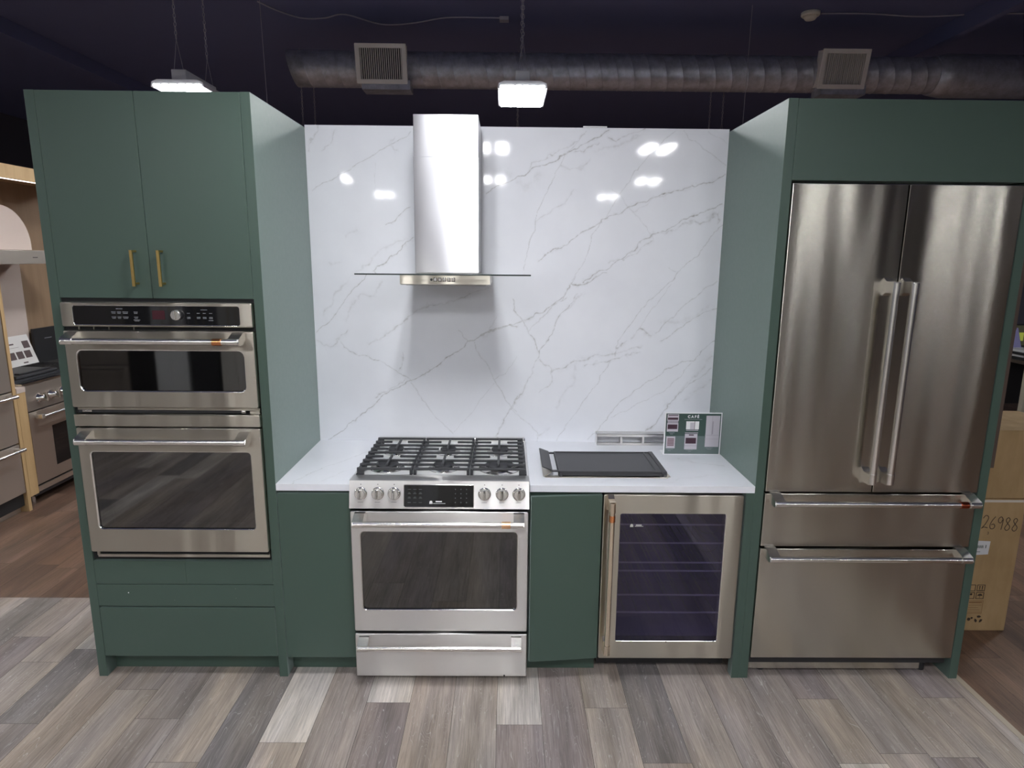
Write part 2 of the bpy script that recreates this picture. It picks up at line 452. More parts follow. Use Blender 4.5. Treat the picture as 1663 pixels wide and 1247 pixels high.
LT = (0.50, 0.46, 0.415); BG = (0.345, 0.30, 0.265); MD = (0.285, 0.248, 0.228); DK = (0.195, 0.178, 0.172); WM = (0.315, 0.265, 0.228); PU = (0.26, 0.222, 0.213)
W0 = 0.185; OX = -0.03
FIX = {
    0: [(-6, -1.5, MD), (-1.5, -0.30, PU), (-0.30, 0.7, LT)],
    1: [(-6, -.9, BG), (-.9, 0.7, PU)],
    2: [(-6, -1.1, LT), (-1.1, -0.2, BG), (-.2, .7, BG)],
    3: [(-6, -0.50, WM), (-0.50, 0.7, DK)],
    4: [(-6, -.6, MD), (-.6, .7, BG)],
    5: [(-6, -1.2, BG), (-1.2, .7, MD)],
    6: [(-6, -0.9, DK), (-.9, .7, MD)],
    7: [(-6, -.50, LT), (-.50, -.14, BG), (-.14, .7, PU)],
    8: [(-6, -.45, BG), (-.45, .7, BG)],
    9: [(-6, -.47, PU), (-.47, .7, BG)],
    10: [(-6, -.13, BG), (-.13, .7, PU)],
    11: [(-6, .7, BG)],
    -1: [(-6, -.6, BG), (-.6, .7, BG)],
    -2: [(-6, -.7, MD), (-.7, .7, WM)],
    -3: [(-6, -.17, PU), (-.17, .7, LT)],
    -4: [(-6, -.9, PU), (-.9, .7, MD)],
    -5: [(-6, -.40, BG), (-.40, .7, LT)],
    -6: [(-6, -1.3, WM), (-1.3, .7, DK)],
    -7: [(-6, -.5, BG), (-.5, .7, BG)],
    -8: [(-6, -.27, MD), (-.27, .7, MD)],
    -9: [(-6, -.62, LT), (-.62, -.09, BG), (-.09, .7, MD)],
    -10: [(-6, -.7, BG), (-.7, .7, WM)],
    -11: [(-6, -.3, MD), (-.3, .2, DK), (.2, .7, LT)],
    -12: [(-6, .1, BG), (.1, .7, BG)],
    -13: [(-6, .3, PU), (.3, .7, MD)],
}
planks('floor', -7.5, 2.055, -9, 0.672, W0, OX, 1.22, [LT, BG, BG, MD, MD, DK, WM, PU], FIX, 3, PLANK)
BR = [(0.155, 0.093, 0.063), (0.178, 0.110, 0.076), (0.130, 0.077, 0.052), (0.165, 0.102, 0.070), (0.118, 0.070, 0.048)]
planks('floor', -7.5, 7.5, 0.672, 10, 0.15, -0.02, 0.9, BR, {}, 5, BROWNW)
planks('floor', 2.083, 7.5, -9, 0.672, 0.15, 2.083, 0.9, BR, {}, 6, BROWNW)
mb = MB(); mb.box(2.0552, 2.0828, -9, 0.671, -.1, 0.001, mat('transition_strip', (0.42, 0.36, 0.28), .5)); struct(mb.build('trim_1'))

# ------------------------------------------------------------------ room shell
mb = MB(); mb.box(-7.6, 7.6, -9.1, 10.1, 3.9, 4.0, DARKCEIL); struct(mb.build('ceiling'))
mb = MB(); mb.box(-7.6, 7.6, 10.0, 10.1, 0, 3.9, DARKWALL); struct(mb.build('wall_back'))
mb = MB(); mb.box(-7.6, -7.5, -9, 10, 0, 3.9, DARKWALL); struct(mb.build('wall_left'))
mb = MB(); mb.box(7.5, 7.6, -9, 10, 0, 3.9, DARKWALL); struct(mb.build('wall_right'))
mb = MB(); mb.box(-7.6, 7.6, -9.1, -9, 0, 3.9, GREIGE); struct(mb.build('wall_front'))
for i, x in enumerate((-4.48, 3.85)):
    mb = MB(); mb.box(x - .035, x + .035, -8.9, 9.9, 3.76, 3.899, DARKCEIL); struct(mb.build('trim_%d' % (i + 2)))

# ------------------------------------------------------------------ quartz slabs with authored veining
VEINS=[([(-0.958,2.18),(-0.856,2.229),(-0.755,2.278),(-0.685,2.323),(-0.641,2.344),(-0.609,2.368),(-0.559,2.395),(-0.466,2.445)],2.2,0.55,0.3),
([(-0.961,2.364),(-0.947,2.399),(-0.93,2.435),(-0.91,2.47)],3.5,0.4,0.9),
([(-0.894,2.353),(-0.871,2.383),(-0.848,2.412),(-0.837,2.447)],4,0.35,0.9),
([(-0.598,2.01),(-0.57,2.026),(-0.553,2.044),(-0.512,2.075),(-0.473,2.103)],2.5,0.7,0.4),
([(-0.682,1.782),(-0.639,1.82),(-0.607,1.836),(-0.587,1.861),(-0.535,1.89),(-0.509,1.928),(-0.464,1.953)],3,0.8,0.5),
([(-0.768,1.784),(-0.69,1.832),(-0.611,1.895),(-0.547,1.936),(-0.496,1.949)],7,0.22,1),
([(-0.654,2.147),(-0.641,2.255),(-0.636,2.32)],1.5,0.22,0.3),
([(-0.787,1.962),(-0.728,1.994)],8,0.15,1),
([(-0.572,2.397),(-0.546,2.433),(-0.566,2.392),(-0.536,2.362)],3,0.3,1),
([(-0.881,1.831),(-0.836,1.837)],8,0.15,1),
([(-0.96,1.481),(-0.909,1.531),(-0.865,1.58),(-0.832,1.619),(-0.784,1.692),(-0.741,1.73),(-0.697,1.778)],2.4,0.7,0.4),
([(-0.928,1.569),(-0.884,1.625),(-0.831,1.715),(-0.766,1.784)],8,0.2,1),
([(-0.817,1.549),(-0.773,1.619),(-0.736,1.668),(-0.674,1.668),(-0.623,1.738)],8,0.22,1),
([(-0.962,1.442),(-0.928,1.425),(-0.886,1.418),(-0.846,1.45),(-0.812,1.5)],5,0.3,0.9),
([(-0.847,1.429),(-0.837,1.408),(-0.803,1.39),(-0.754,1.369),(-0.698,1.359),(-0.628,1.331),(-0.58,1.299),(-0.524,1.267),(-0.485,1.231)],2.4,0.65,0.4),
([(-0.931,0.917),(-0.856,0.97),(-0.796,1.015),(-0.722,1.083),(-0.641,1.153),(-0.597,1.186),(-0.539,1.216),(-0.481,1.238),(-0.424,1.275),(-0.359,1.315),(-0.273,1.377),(-0.231,1.405),(-0.202,1.438),(-0.156,1.452),(-0.097,1.492),(-0.033,1.517),(0.009,1.526),(0.054,1.521)],3,0.8,0.5),
([(-0.676,1.156),(-0.582,1.205),(-0.524,1.241)],4,0.5,1),
([(-0.251,1.501),(-0.227,1.473),(-0.202,1.438)],1.8,0.6,0.2),
([(-0.167,1.438),(-0.153,1.395),(-0.111,1.335),(-0.061,1.248),(-0.025,1.176),(0.026,1.106),(0.058,1.077)],1.8,0.6,0.2),
([(-0.496,1.22),(-0.461,1.187),(-0.42,1.107),(-0.37,1.048),(-0.328,1.0),(-0.281,0.955)],2,0.5,0.3),
([(-0.277,0.963),(-0.219,1.019),(-0.146,1.109),(-0.089,1.183),(-0.061,1.227)],1.5,0.4,0.2),
([(-0.061,1.248),(-0.011,1.274),(0.031,1.329),(0.055,1.365)],1.5,0.45,0.2),
([(-0.045,0.949),(-0.009,1.021),(0.026,1.099),(0.057,1.162)],2,0.6,0.4),
([(-0.551,1.296),(-0.529,1.332),(-0.528,1.382)],4,0.5,1),
([(-0.703,1.423),(-0.645,1.459),(-0.588,1.495),(-0.488,1.566),(-0.446,1.594),(-0.341,1.633),(-0.25,1.648),(-0.18,1.679),(-0.097,1.708)],6,0.35,0.8),
([(-0.104,1.485),(-0.069,1.527),(-0.048,1.569)],1.8,0.4,0.3),
([(-0.106,2.171),(-0.065,2.197),(-0.001,2.223),(0.056,2.245),(0.101,2.281),(0.161,2.304),(0.221,2.326),(0.288,2.359),(0.347,2.391),(0.391,2.42),(0.435,2.435),(0.479,2.474)],3.2,0.75,0.6),
([(-0.118,2.25),(-0.012,2.259),(0.087,2.202),(0.154,2.253)],20,0.1,1),
([(0.078,2.267),(0.116,2.307),(0.183,2.34),(0.287,2.384),(0.36,2.448)],3,0.4,0.9),
([(0.084,1.798),(0.102,1.905),(0.128,1.995),(0.149,2.085),(0.193,2.188),(0.244,2.29),(0.28,2.355),(0.317,2.391),(0.375,2.463)],1.8,0.6,0.2),
([(0.318,2.363),(0.363,2.367),(0.392,2.392),(0.436,2.407)],4,0.5,1),
([(0.48,2.435),(0.522,2.425),(0.57,2.447),(0.622,2.458),(0.658,2.472)],3,0.5,0.8),
([(0.438,2.371),(0.512,2.393),(0.586,2.429),(0.63,2.444)],9,0.22,1),
([(0.259,2.305),(0.305,2.283),(0.365,2.298),(0.401,2.328)],6,0.25,1),
([(0.135,2.033),(0.218,2.078),(0.278,2.13),(0.33,2.189)],5,0.25,0.8),
([(0.153,1.852),(0.207,1.887),(0.268,1.914),(0.329,1.96),(0.397,2.005),(0.457,2.028),(0.502,2.066),(0.547,2.081),(0.6,2.107),(0.675,2.145),(0.734,2.167),(0.795,2.183),(0.862,2.202),(0.967,2.225),(1.019,2.247),(1.063,2.273)],3,0.75,0.6),
([(0.413,1.972),(0.45,2.017),(0.487,2.058),(0.522,2.14),(0.569,2.206),(0.622,2.287),(0.672,2.345),(0.737,2.409),(0.801,2.467)],1.8,0.5,0.3),
([(0.319,1.747),(0.371,1.824),(0.407,1.908),(0.417,1.972)],1.8,0.5,0.3),
([(0.512,2.191),(0.551,2.169),(0.592,2.111),(0.648,2.06),(0.705,1.993),(0.722,1.963)],1.8,0.4,0.3),
([(0.381,1.747),(0.458,1.794),(0.519,1.833),(0.58,1.864),(0.639,1.917),(0.676,1.955),(0.729,1.986),(0.781,2.009),(0.849,2.039),(0.909,2.069),(0.976,2.092),(1.062,2.123)],3,0.7,0.6),
([(0.503,1.848),(0.58,1.856),(0.655,1.902),(0.722,1.956)],3,0.4,0.8),
([(0.736,1.99),(0.835,2.009),(0.91,2.047),(0.964,2.048),(1.038,2.085)],7,0.35,1),
([(0.827,1.751),(0.87,1.813),(0.944,1.874),(0.986,1.943),(1.021,2.003),(1.065,2.034)],2,0.6,0.4),
([(1.034,2.041),(1.046,2.086)],4,0.5,1),
([(0.846,2.471),(0.87,2.436),(0.925,2.404),(0.996,2.355),(1.06,2.312)],1.8,0.55,0.3),
([(0.966,2.468),(1.068,2.409)],1.5,0.4,0.2),
([(0.616,2.085),(0.712,2.156),(0.795,2.175)],4,0.25,0.8),
([(0.815,1.827),(0.852,1.797)],2,0.4,0.2),
([(-0.165,1.448),(-0.11,1.481),(-0.047,1.505),(0.008,1.525),(0.064,1.545),(0.126,1.562),(0.189,1.597),(0.243,1.637),(0.289,1.684),(0.319,1.731),(0.397,1.743),(0.443,1.77),(0.497,1.798)],3.5,0.75,0.7),
([(0.031,1.659),(0.039,1.596),(0.079,1.557),(0.112,1.502),(0.144,1.447),(0.169,1.395)],2.8,0.75,0.5),
([(0.169,1.395),(0.2,1.435),(0.23,1.495),(0.268,1.567),(0.307,1.614),(0.352,1.685)],2.8,0.7,0.7),
([(0.119,1.502),(0.182,1.566),(0.243,1.633),(0.305,1.669)],3,0.5,0.6),
([(0.274,1.653),(0.319,1.731),(0.349,1.793)],2.5,0.5,0.5),
([(0.307,1.606),(0.368,1.685)],8,0.3,1),
([(-0.053,0.944),(-0.012,1.02),(0.028,1.095),(0.068,1.17),(0.115,1.253),(0.154,1.35),(0.169,1.395)],4,0.5,0.9),
([(0.169,1.359),(0.194,1.326),(0.235,1.294),(0.243,1.262),(0.228,1.229),(0.172,1.179)],2.5,0.5,0.8),
([(0.235,1.294),(0.314,1.311),(0.346,1.34),(0.417,1.36),(0.552,1.394),(0.631,1.402),(0.686,1.427)],6,0.4,1),
([(0.41,1.328),(0.513,1.349),(0.569,1.362),(0.679,1.395)],4,0.4,0.9),
([(0.557,1.37),(0.566,1.426),(0.61,1.514),(0.678,1.601),(0.729,1.672),(0.789,1.719),(0.842,1.766),(0.863,1.805)],2.2,0.6,0.4),
([(0.574,1.426),(0.629,1.458),(0.674,1.507),(0.739,1.483)],5,0.5,1),
([(0.674,1.507),(0.718,1.586),(0.777,1.665),(0.828,1.735)],1.8,0.45,0.3),
([(0.267,0.92),(0.338,1.031),(0.416,1.148),(0.477,1.239),(0.515,1.313),(0.537,1.353)],1.8,0.55,0.3),
([(0.754,1.491),(0.807,1.539),(0.86,1.587),(0.934,1.666),(0.994,1.713),(1.057,1.76)],2.6,0.55,0.4),
([(0.789,1.444),(0.865,1.5),(0.91,1.548),(0.956,1.576),(1.01,1.596),(1.064,1.612)],3,0.55,0.5),
([(0.799,1.547),(0.894,1.556),(0.971,1.588),(1.015,1.628)],14,0.14,1),
([(0.431,0.93),(0.486,0.981),(0.533,1.049),(0.595,1.124),(0.657,1.183),(0.735,1.241),(0.797,1.282),(0.906,1.348),(0.954,1.352),(1.007,1.405),(1.059,1.458)],2.4,0.65,0.4),
([(0.549,1.04),(0.645,1.1),(0.748,1.15),(0.834,1.204),(0.895,1.266),(0.947,1.34)],1.8,0.45,0.3),
([(0.74,0.974),(0.794,1.034),(0.839,1.118),(0.9,1.184),(0.961,1.234),(1.061,1.317)],3.5,0.6,0.8),
([(0.907,1.193),(0.959,1.267),(1.012,1.324),(1.057,1.365)],12,0.25,1),
([(0.927,1.143),(0.989,1.185),(1.065,1.251)],12,0.18,1),
([(0.16,0.915),(0.164,0.958),(0.102,1.021),(0.028,1.095)],2,0.5,0.3),
([(0.168,0.945),(0.233,0.988)],6,0.3,1),
([(0.255,1.097),(0.286,1.163),(0.348,1.246),(0.362,1.328)],10,0.14,1)]
CVEINS=[([(-0.91,0.008),(-0.874,0.118),(-0.823,0.229),(-0.761,0.321),(-0.702,0.449),(-0.625,0.523)],2.4,0.45,0.4),([(-0.801,0.009),(-0.724,0.171),(-0.679,0.214)],3,0.2,0.8),([(0.522,0.151),(0.569,0.11),(0.619,0.152)],6,0.35,1),([(0.831,0.38),(0.902,0.316),(1.02,0.272)],8,0.25,1),([(0.206,-0.012),(0.48,0.069),(0.565,0.086)],3,0.2,0.8),([(0.674,0.033),(0.816,0.115),(0.996,0.159)],8,0.12,1)]

def vnoise(x, y, s, seed):
    rs = np.random.RandomState(seed); g = rs.rand(64, 64)
    xi = x * s; yi = y * s; x0 = np.floor(xi).astype(int); y0 = np.floor(yi).astype(int)
    fx = xi - x0; fy = yi - y0; fx = fx * fx * (3 - 2 * fx); fy = fy * fy * (3 - 2 * fy)
    a = g[x0 % 64, y0 % 64]; b = g[(x0 + 1) % 64, y0 % 64]; c = g[x0 % 64, (y0 + 1) % 64]; d = g[(x0 + 1) % 64, (y0 + 1) % 64]
    return (a * (1 - fx) + b * fx) * (1 - fy) + (c * (1 - fx) + d * fx) * fy - .5

def vein_field(X, Y, veins):
    jx = vnoise(X, Y, 22, 1) * .016 + vnoise(X, Y, 60, 2) * .008
    jy = vnoise(X, Y, 22, 3) * .016 + vnoise(X, Y, 60, 4) * .008
    br = vnoise(X, Y, 90, 5) + vnoise(X, Y, 35, 6)
    out = np.zeros_like(X)
    for pts, w, s, fe in veins:
        w = w * 0.0007
        dd = np.full_like(X, 9.0)
        k = 0.6 + 0.8 * fe
        for (ax, ay), (bx, by) in zip(pts[:-1], pts[1:]):
            dx, dy = bx - ax, by - ay; L2 = dx * dx + dy * dy + 1e-9
            PX = X + jx * k; PY = Y + jy * k
            t = np.clip(((PX - ax) * dx + (PY - ay) * dy) / L2, 0, 1)
            dd = np.minimum(dd, np.hypot(PX - ax - t * dx, PY - ay - t * dy))
        v = s * np.exp(-(dd / w) ** 2)
        # feathered halo with broken crystals
        v = np.maximum(v * (1 + br * fe * 1.2), s * .30 * fe * np.exp(-(dd / (w * 2.6 + .003)) ** 2) * np.clip(.5 + br * 2.2, 0, 1.4))
        out = np.maximum(out, v * .95)
    return np.clip(out, 0, 1)

def slab(name, x0, x1, a0, a1, step, plane, veins, box, holes=()):
    """a slab whose show face is a fine grid carrying the vein mask; box = full extents"""
    nx = int((x1 - x0) / step) + 1; na = int((a1 - a0) / step) + 1
    gx = np.linspace(x0, x1, nx); ga = np.linspace(a0, a1, na)
    X, A = np.meshgrid(gx, ga, indexing='ij')
    vv = vein_field(X.ravel(), A.ravel(), veins)
    bx0, bx1, by0, by1, bz0, bz1 = box
    if plane == 'y': V = np.stack([X.ravel(), np.full(X.size, by0), A.ravel()], 1)
    else: V = np.stack([X.ravel(), A.ravel(), np.full(X.size, bz1)], 1)
    idx = np.arange(nx * na).reshape(nx, na)
    q = np.stack([idx[:-1, :-1], idx[1:, :-1], idx[1:, 1:], idx[:-1, 1:]], -1).reshape(-1, 4)
    n0 = nx * na
    B = [(x, y, z) for x in (bx0, bx1) for y in (by0, by1) for z in (bz0, bz1)]
    fs = {'-x': (0, 1, 3, 2), '+x': (4, 6, 7, 5), '-y': (0, 4, 5, 1), '+y': (2, 3, 7, 6), '-z': (0, 2, 6, 4), '+z': (1, 5, 7, 3)}
    del fs['-y' if plane == 'y' else '+z']
    Q = q.tolist() + [[n0 + i for i in f] for f in fs.values()]
    me = bpy.data.meshes.new(name)
    me.from_pydata(V.tolist() + B, [], Q)
    me.materials.append(QUARTZ)
    at = me.attributes.new('vein', 'FLOAT', 'POINT')
    at.data.foreach_set('value', np.concatenate([vv, np.zeros(8)]).astype(np.float32))
    me.update()
    o = bpy.data.objects.new(name, me); COL.objects.link(o)
    return o

o = slab('backsplash', XL1 + .001, XR0 - .001, CT, HB, 0.003, 'y', VEINS, (XL1 + .001, XR0 - .001, D, D + .02, CT, HB))
tag(o, 'tall glossy white quartz backsplash slab with grey veins behind the range', 'backsplash')
RX0, RX1 = -0.6585, 0.1005
o = slab('countertop', XL1 + .001, RX0 - .003, 0, D, 0.005, 'z', CVEINS, (XL1 + .001, RX0 - .003, 0, D, CTB, CT))
tag(o, 'short white veined quartz countertop between the tall oven cabinet and the range', 'countertop')
o = slab('countertop', RX1 + .003, XR0 - .001, 0, D, 0.005, 'z', CVEINS, (RX1 + .003, XR0 - .001, 0, D, CTB, CT))
tag(o, 'longer white veined quartz countertop carrying the black griddle and green sign', 'countertop')

# ------------------------------------------------------------------ tall oven cabinet
t = thing('tall_cabinet', 'tall dark green oven cabinet with two brass-handled upper doors', 'cabinet', ((XL0 + XL1) / 2, 0, 0))
for a, b in ((XL0, XL0 + T), (XL1 - T, XL1)):
    mb = MB(); mb.box(a, b, 0, D + .02, 0, H, GREEN, .0012); mb.build('side_panel', t)
ix0, ix1 = XL0 + T, XL1 - T
mb = MB(); mb.box(ix0, ix1, .02, D, H - .02, H - .002, GREEN); mb.box(ix0, ix1, D - .012, D, .09, H - .02, GREEN)
mb.box(ix0, ix1, .024, D - .012, 1.684, 1.70, GREEN); mb.box(ix0, ix1, .05, D - .012, .55, .568, GREEN); mb.build('carcass', t)
xm = -1.4135
for a, b, hx in ((ix0 + .0015, xm - .0012, -1.4655), (xm + .0012, ix1 - .0015, -1.361)):
    mb = MB(); mb.box(a, b, 0, .019, 1.691, H - .001, GREEN, .0012); d = mb.build('door', t)
    mb = MB(); y = -.034
    mb.box(hx - .0055, hx + .0055, y, y + .008, 1.739, 1.879, BRASS, .0008)
    mb.box(hx - .0055, hx + .0055, y + .006, -.0002, 1.871, 1.879, BRASS, .0008)
    mb.box(hx - .0055, hx + .0055, y + .006, -.0002, 1.746, 1.754, BRASS, .0008)
    mb.build('handle', d)
mb = MB(); mb.box(ix0 + .001, -1.3885, 0, .02, .452, .560, GREEN, .0008); mb.build('filler_panel', t)
mb = MB(); mb.box(-1.388, ix1 - .001, 0, .02, .452, .560, GREEN, .0008); mb.build('filler_panel', t)
mb = MB(); mb.box(ix0 + .001, ix1 - .001, 0.001, .02, .346, .448, GREEN, .0008)
for dx, dz in ((-1.648, .409), (-1.18, .43), (-1.18, .385), (-1.45, .375)):
    mb.cyl((dx, .0008, dz), (dx, .002, dz), .0028 if dx < -1.6 else .0014, SIGNW if dx < -1.6 else DIMP, 10)
mb.build('filler_rail', t)
mb = MB(); mb.box(ix0 + .003, ix1 - .003, -0.002, .019, .103, .338, GREEN, .0012); mb.build('drawer_front', t)
mb = MB(); mb.box(ix0, ix1, .07, .085, 0, .10, GREEN); mb.build('toe_kick', t)

# ------------------------------------------------------------------ combination wall oven
OX0, OX1 = -1.7735, -1.0155
t = thing('wall_oven', 'stainless double wall oven with copper-banded upper handle built into the tall green cabinet', 'oven', (-1.395, 0, .568))
mb = MB(); mb.box(OX0 + .02, OX1 - .02, .012, .6, .60, 1.676, GAP)
mb.box(ix0 + .002, ix1 - .002, .006, .0235, .57, 1.690, GAP); mb.build('body', t)
yf = -.022
# control panel
mb = MB(); mb.plate(OX0, OX1, 1.578, 1.676, -1.724, -1.067, 1.588, 1.661, .007, yf, .01, STEEL, .003, CHROME)
c = mb.build('control_panel', t)
mb = MB(); mb.box(-1.726, -1.065, yf + .003, yf + .006, 1.586, 1.663, BLACKG)
def dash(cx, cz, w, h=.0022, m=DIMP, y=yf + .0028): mb.box(cx - w / 2, cx + w / 2, y - .0003, y + .0001, cz - h / 2, cz + h / 2, m)
for cx, w in ((-1.565, .018), (-1.543, .016), (-1.518, .022), (-1.477, .016)):
    for k in (0, 1): dash(cx, 1.6375 - k * .005, w - .003 * k)
    for k in (0, 1): dash(cx, 1.6175 - k * .005, w - .004 * k)
dash(-1.541, 1.650, .026); dash(-1.475, 1.606, .026); dash(-1.475, 1.602, .018)
for cx in (-1.268, -1.229, -1.205, -1.180):
    dash(cx, 1.6345, .012)
    for k in (0, 1): dash(cx, 1.6185 - k * .0045, .014)
dash(-1.206, 1.648, .026); dash(-1.181, 1.606, .018)
mb.build('display_glass', c)
mb = MB(); mb.box(-1.412, -1.362, yf + .0024, yf + .003, 1.609, 1.644, REDP); mb.build('clock_display', c)
mb = MB(); mb.lathe((-1.3125, yf + .002, 1.6275), (0, -1, 0), [(.021, 0), (.021, .012), (.019, .018), (.0175, .019)], HANDLE, 36)
mb.box(-1.3155, -1.3095, yf - .026, yf - .01, 1.611, 1.646, CHROME, .002); mb.build('knob', c)
mb = MB()
mb.box(OX0 + .01, OX1 - .01, .002, .012, 1.562, 1.578, GAP)
for cx in (-1.72, -1.66, -1.60, -1.50): mb.box(cx - .002, cx + .002, -.004, .004, 1.564, 1.577, STEEL)
mb.build('vent_slot', t)
# upper door
mb = MB(); mb.plate(OX0, OX1, 1.247, 1.5625, -1.728, -1.063, 1.318, 1.481, .021, yf, .012, STEEL, .005, CHROME)
d = mb.build('oven_door', t)
mb = MB(); mb.box(-1.735, -1.056, yf + .009, yf + .012, 1.311, 1.488, OVENGLASS); mb.build('window', d)
mb = MB(); mb.box(-1.735, -1.056, yf + .013, yf + .015, 1.311, 1.488, BLACKG); mb.build('inner_pane', d)
mb = MB(); bar(mb, (-1.745, -.078, 1.527), (-1.053, -.078, 1.527), .0125, HANDLE, yf); mb.build('handle', d)
mb = MB(); mb.cyl((-1.154, -.078, 1.527), (-1.119, -.078, 1.527), .0145, COPPER, 24); mb.build('handle_band', d)
# middle trims
mb = MB(); mb.box(OX0 + .01, ix1 - .004, -.006, .01, 1.2335, 1.2435, STEEL, .001); mb.box(OX0 + .012, -1.09, -.004, .008, 1.2215, 1.2325, BLACKM)
mb.box(-1.056, ix1 - .003, -.012, .01, 1.219, 1.233, STEEL, .001)
mb.box(-1.745, -1.705, -.009, .0, 1.224, 1.2335, HANDLE, .002); mb.box(-1.092, -1.074, -.009, .0, 1.222, 1.2335, HANDLE, .002); mb.build('hinge_trim', t)
mb = MB(); mb.box(OX0 + .0, OX1 + .002, yf, .01, 1.167, 1.218, STEEL, .003); mb.build('vent_trim', t)
# lower door
mb = MB(); mb.plate(OX0 + .002, OX1 + .001, .612, 1.1615, -1.722, -1.064, .719, 1.056, .014, yf, .012, STEEL, .005, CHROME)
d = mb.build('oven_door', t)
mb = MB(); mb.box(-1.73, -1.056, yf + .009, yf + .012, .711, 1.064, OVENGLASS)
mb.build('window', d)
mb = MB()
mb.plate(-1.73, -1.056, .711, 1.064, -1.668, -1.112, .738, 1.036, .004, yf + .013, yf + .03, ENAMEL, .002)
mb.box(-1.69, -1.09, .05, .45, .73, .735, INSIDE); mb.box(-1.69, -1.09, .4495, .45, .73, 1.045, INSIDE)
mb.box(-1.69, -1.688, .03, .45, .73, 1.045, INSIDE); mb.box(-1.092, -1.09, .03, .45, .73, 1.045, INSIDE); mb.box(-1.69, -1.09, .03, .45, 1.043, 1.045, INSIDE)
for z in (.80, .90, .985):
    mb.cyl((-1.68, .05, z), (-1.10, .05, z), .003, RACKM, 8)
    for k in range(12): mb.cyl((-1.66 + k * .05, .05, z), (-1.66 + k * .05, .4, z), .0015, RACKM, 6, caps=False)
mb.build('oven_cavity', d)
mb = MB(); bar(mb, (-1.74, -.078, 1.117), (-1.056, -.078, 1.117), .0125, HANDLE, yf); mb.build('handle', d)
mb = MB(); mb.box(-1.755, ix1 - .004, -.006, .012, .581, .594, STEEL, .0015); mb.box(-1.75, -1.016, .0, .01, .594, .611, GAP)
mb.box(-1.016, ix1 - .004, -.006, .01, .594, .611, STEEL); mb.box(-1.758, -1.746, -.006, .01, .588, .611, STEEL, .002); mb.build('bottom_trim', t)

# ------------------------------------------------------------------ base cabinets
def base(x0, x1, label, ajar=0.0):
    t = thing('base_cabinet', label, 'cabinet', ((x0 + x1) / 2, 0, 0))
    mb = MB()
    mb.box(x0, x0 + .016, .022, D, .10, CTB - .001, GREEN); mb.box(x1 - .016, x1, .022, D, .10, CTB - .001, GREEN)
    mb.box(x0 + .016, x1 - .016, .022, D, .10, .116, GREEN); mb.box(x0 + .016, x1 - .016, D - .01, D, .116, CTB - .001, GREEN)
    mb.box(x0 + .016, x1 - .016, .022, .04, CTB - .03, CTB - .002, GREEN); mb.build('carcass', t)
    mb = MB()
    if ajar:
        pv = Vector((x1 - .001, .018, 0)); mb.X = Matrix.Translation(pv) @ Matrix.Rotation(ajar, 4, 'Z') @ Matrix.Translation(-pv)
    mb.box(x0 + .001, x1 - .001, 0, .019, .098, .873, GREEN, .0012); mb.build('door', t)
    mb = MB(); mb.box(x0, x1, .07, .085, 0, .10, GREEN); mb.build('toe_kick', t)
base(XL1 + .003, RX0 - .004, 'narrow green base cabinet left of the range')
base(RX1 + .005, .414, 'narrow green base cabinet right of the range, its door slightly ajar', math.radians(5.6))

# ------------------------------------------------------------------ range
XC = (RX0 + RX1) / 2
t = thing('range', 'stainless slide-in gas range with six knobs and black cooktop grates', 'range', (XC, 0, 0))
RY = -.035
mb = MB(); mb.box(RX0 + .004, RX1 - .004, .004, .64, .045, .90, ENAMEL)
for x in (RX0 + .05, RX1 - .05):
    for y in (.05, .55): mb.cyl((x, y, 0), (x, y, .046), .016, BLACKM, 16)
mb.build('body', t)
# tilted control panel
pz0, pz1, py0, py1 = .8205, .936, RY, -.012
mb = MB(); mb.prism([(py0, pz0), (py1, pz1), (.062, pz1), (.062, pz1 - .02), (.004, pz1 - .03), (.004, pz0)], RX0, RX1, 'x', STEEL_RANGE)
al = Vector((0, py1 - py0, pz1 - pz0)).normalized(); nn = Vector((0, -al.z, al.y))
PM = Matrix(((1, 0, 0, 0), (0, -nn.y, al.y, py0), (0, -nn.z, al.z, pz0), (0, 0, 0, 1)))   # x right, y into the panel, z up the slope
mb.X = PM
for kx in (-.610, -.5385, -.4695, -.0885, -.0145, .0565):
    mb.box(kx - .002, kx + .002, -.0006, .0002, .1005, .1035, BLACKM); mb.box(kx - .012, kx + .010, -.0006, .0002, .0265, .0278, GREYTXT)
c = mb.build('control_panel', t)
mb = MB(); mb.X = PM; mb.plate(-.430, -.133, .006, .1025, -.4265, -.1365, .0095, .099, .003, -.002, .001, CHROME, .0015, CHROME, .002, .0015); mb.build('display_trim', c)
mb = MB(); mb.X = PM; mb.box(-.4268, -.1362, -.0022, .0005, .0092, .0993, BLACKG)
for i in range(3):
    for j in range(4):
        mb.box(-.412 + i * .0235, -.399 + i * .0235, -.0028, -.0021, .026 + j * .0185, .0275 + j * .0185, GREYTXT)
        if j in (1, 2): mb.box(-.410 + i * .0235, -.401 + i * .0235, -.0028, -.0021, .0305 + j * .0185, .0318 + j * .0185, GREYTXT)
        mb.box(-.213 + i * .0235, -.2095 + i * .0235, -.0028, -.0021, .026 + j * .0185, .0295 + j * .0185, GREYTXT)
mb.build('display_glass', c)
mb = MB(); mb.X = PM
mb.box(-.305, -.2535, -.0032, -.0022, .0225, .0237, WHITEP); mb.box(-.294, -.268, -.0032, -.0022, .029, .0335, WHITEP)
mb.cyl((-.314, -.0032, .0285), (-.314, -.0022, .0285), .0062, WHITEP, 20); mb.box(-.3205, -.3075, -.0032, -.0022, .0215, .027, WHITEP)
mb.build('setup_sticker', c)
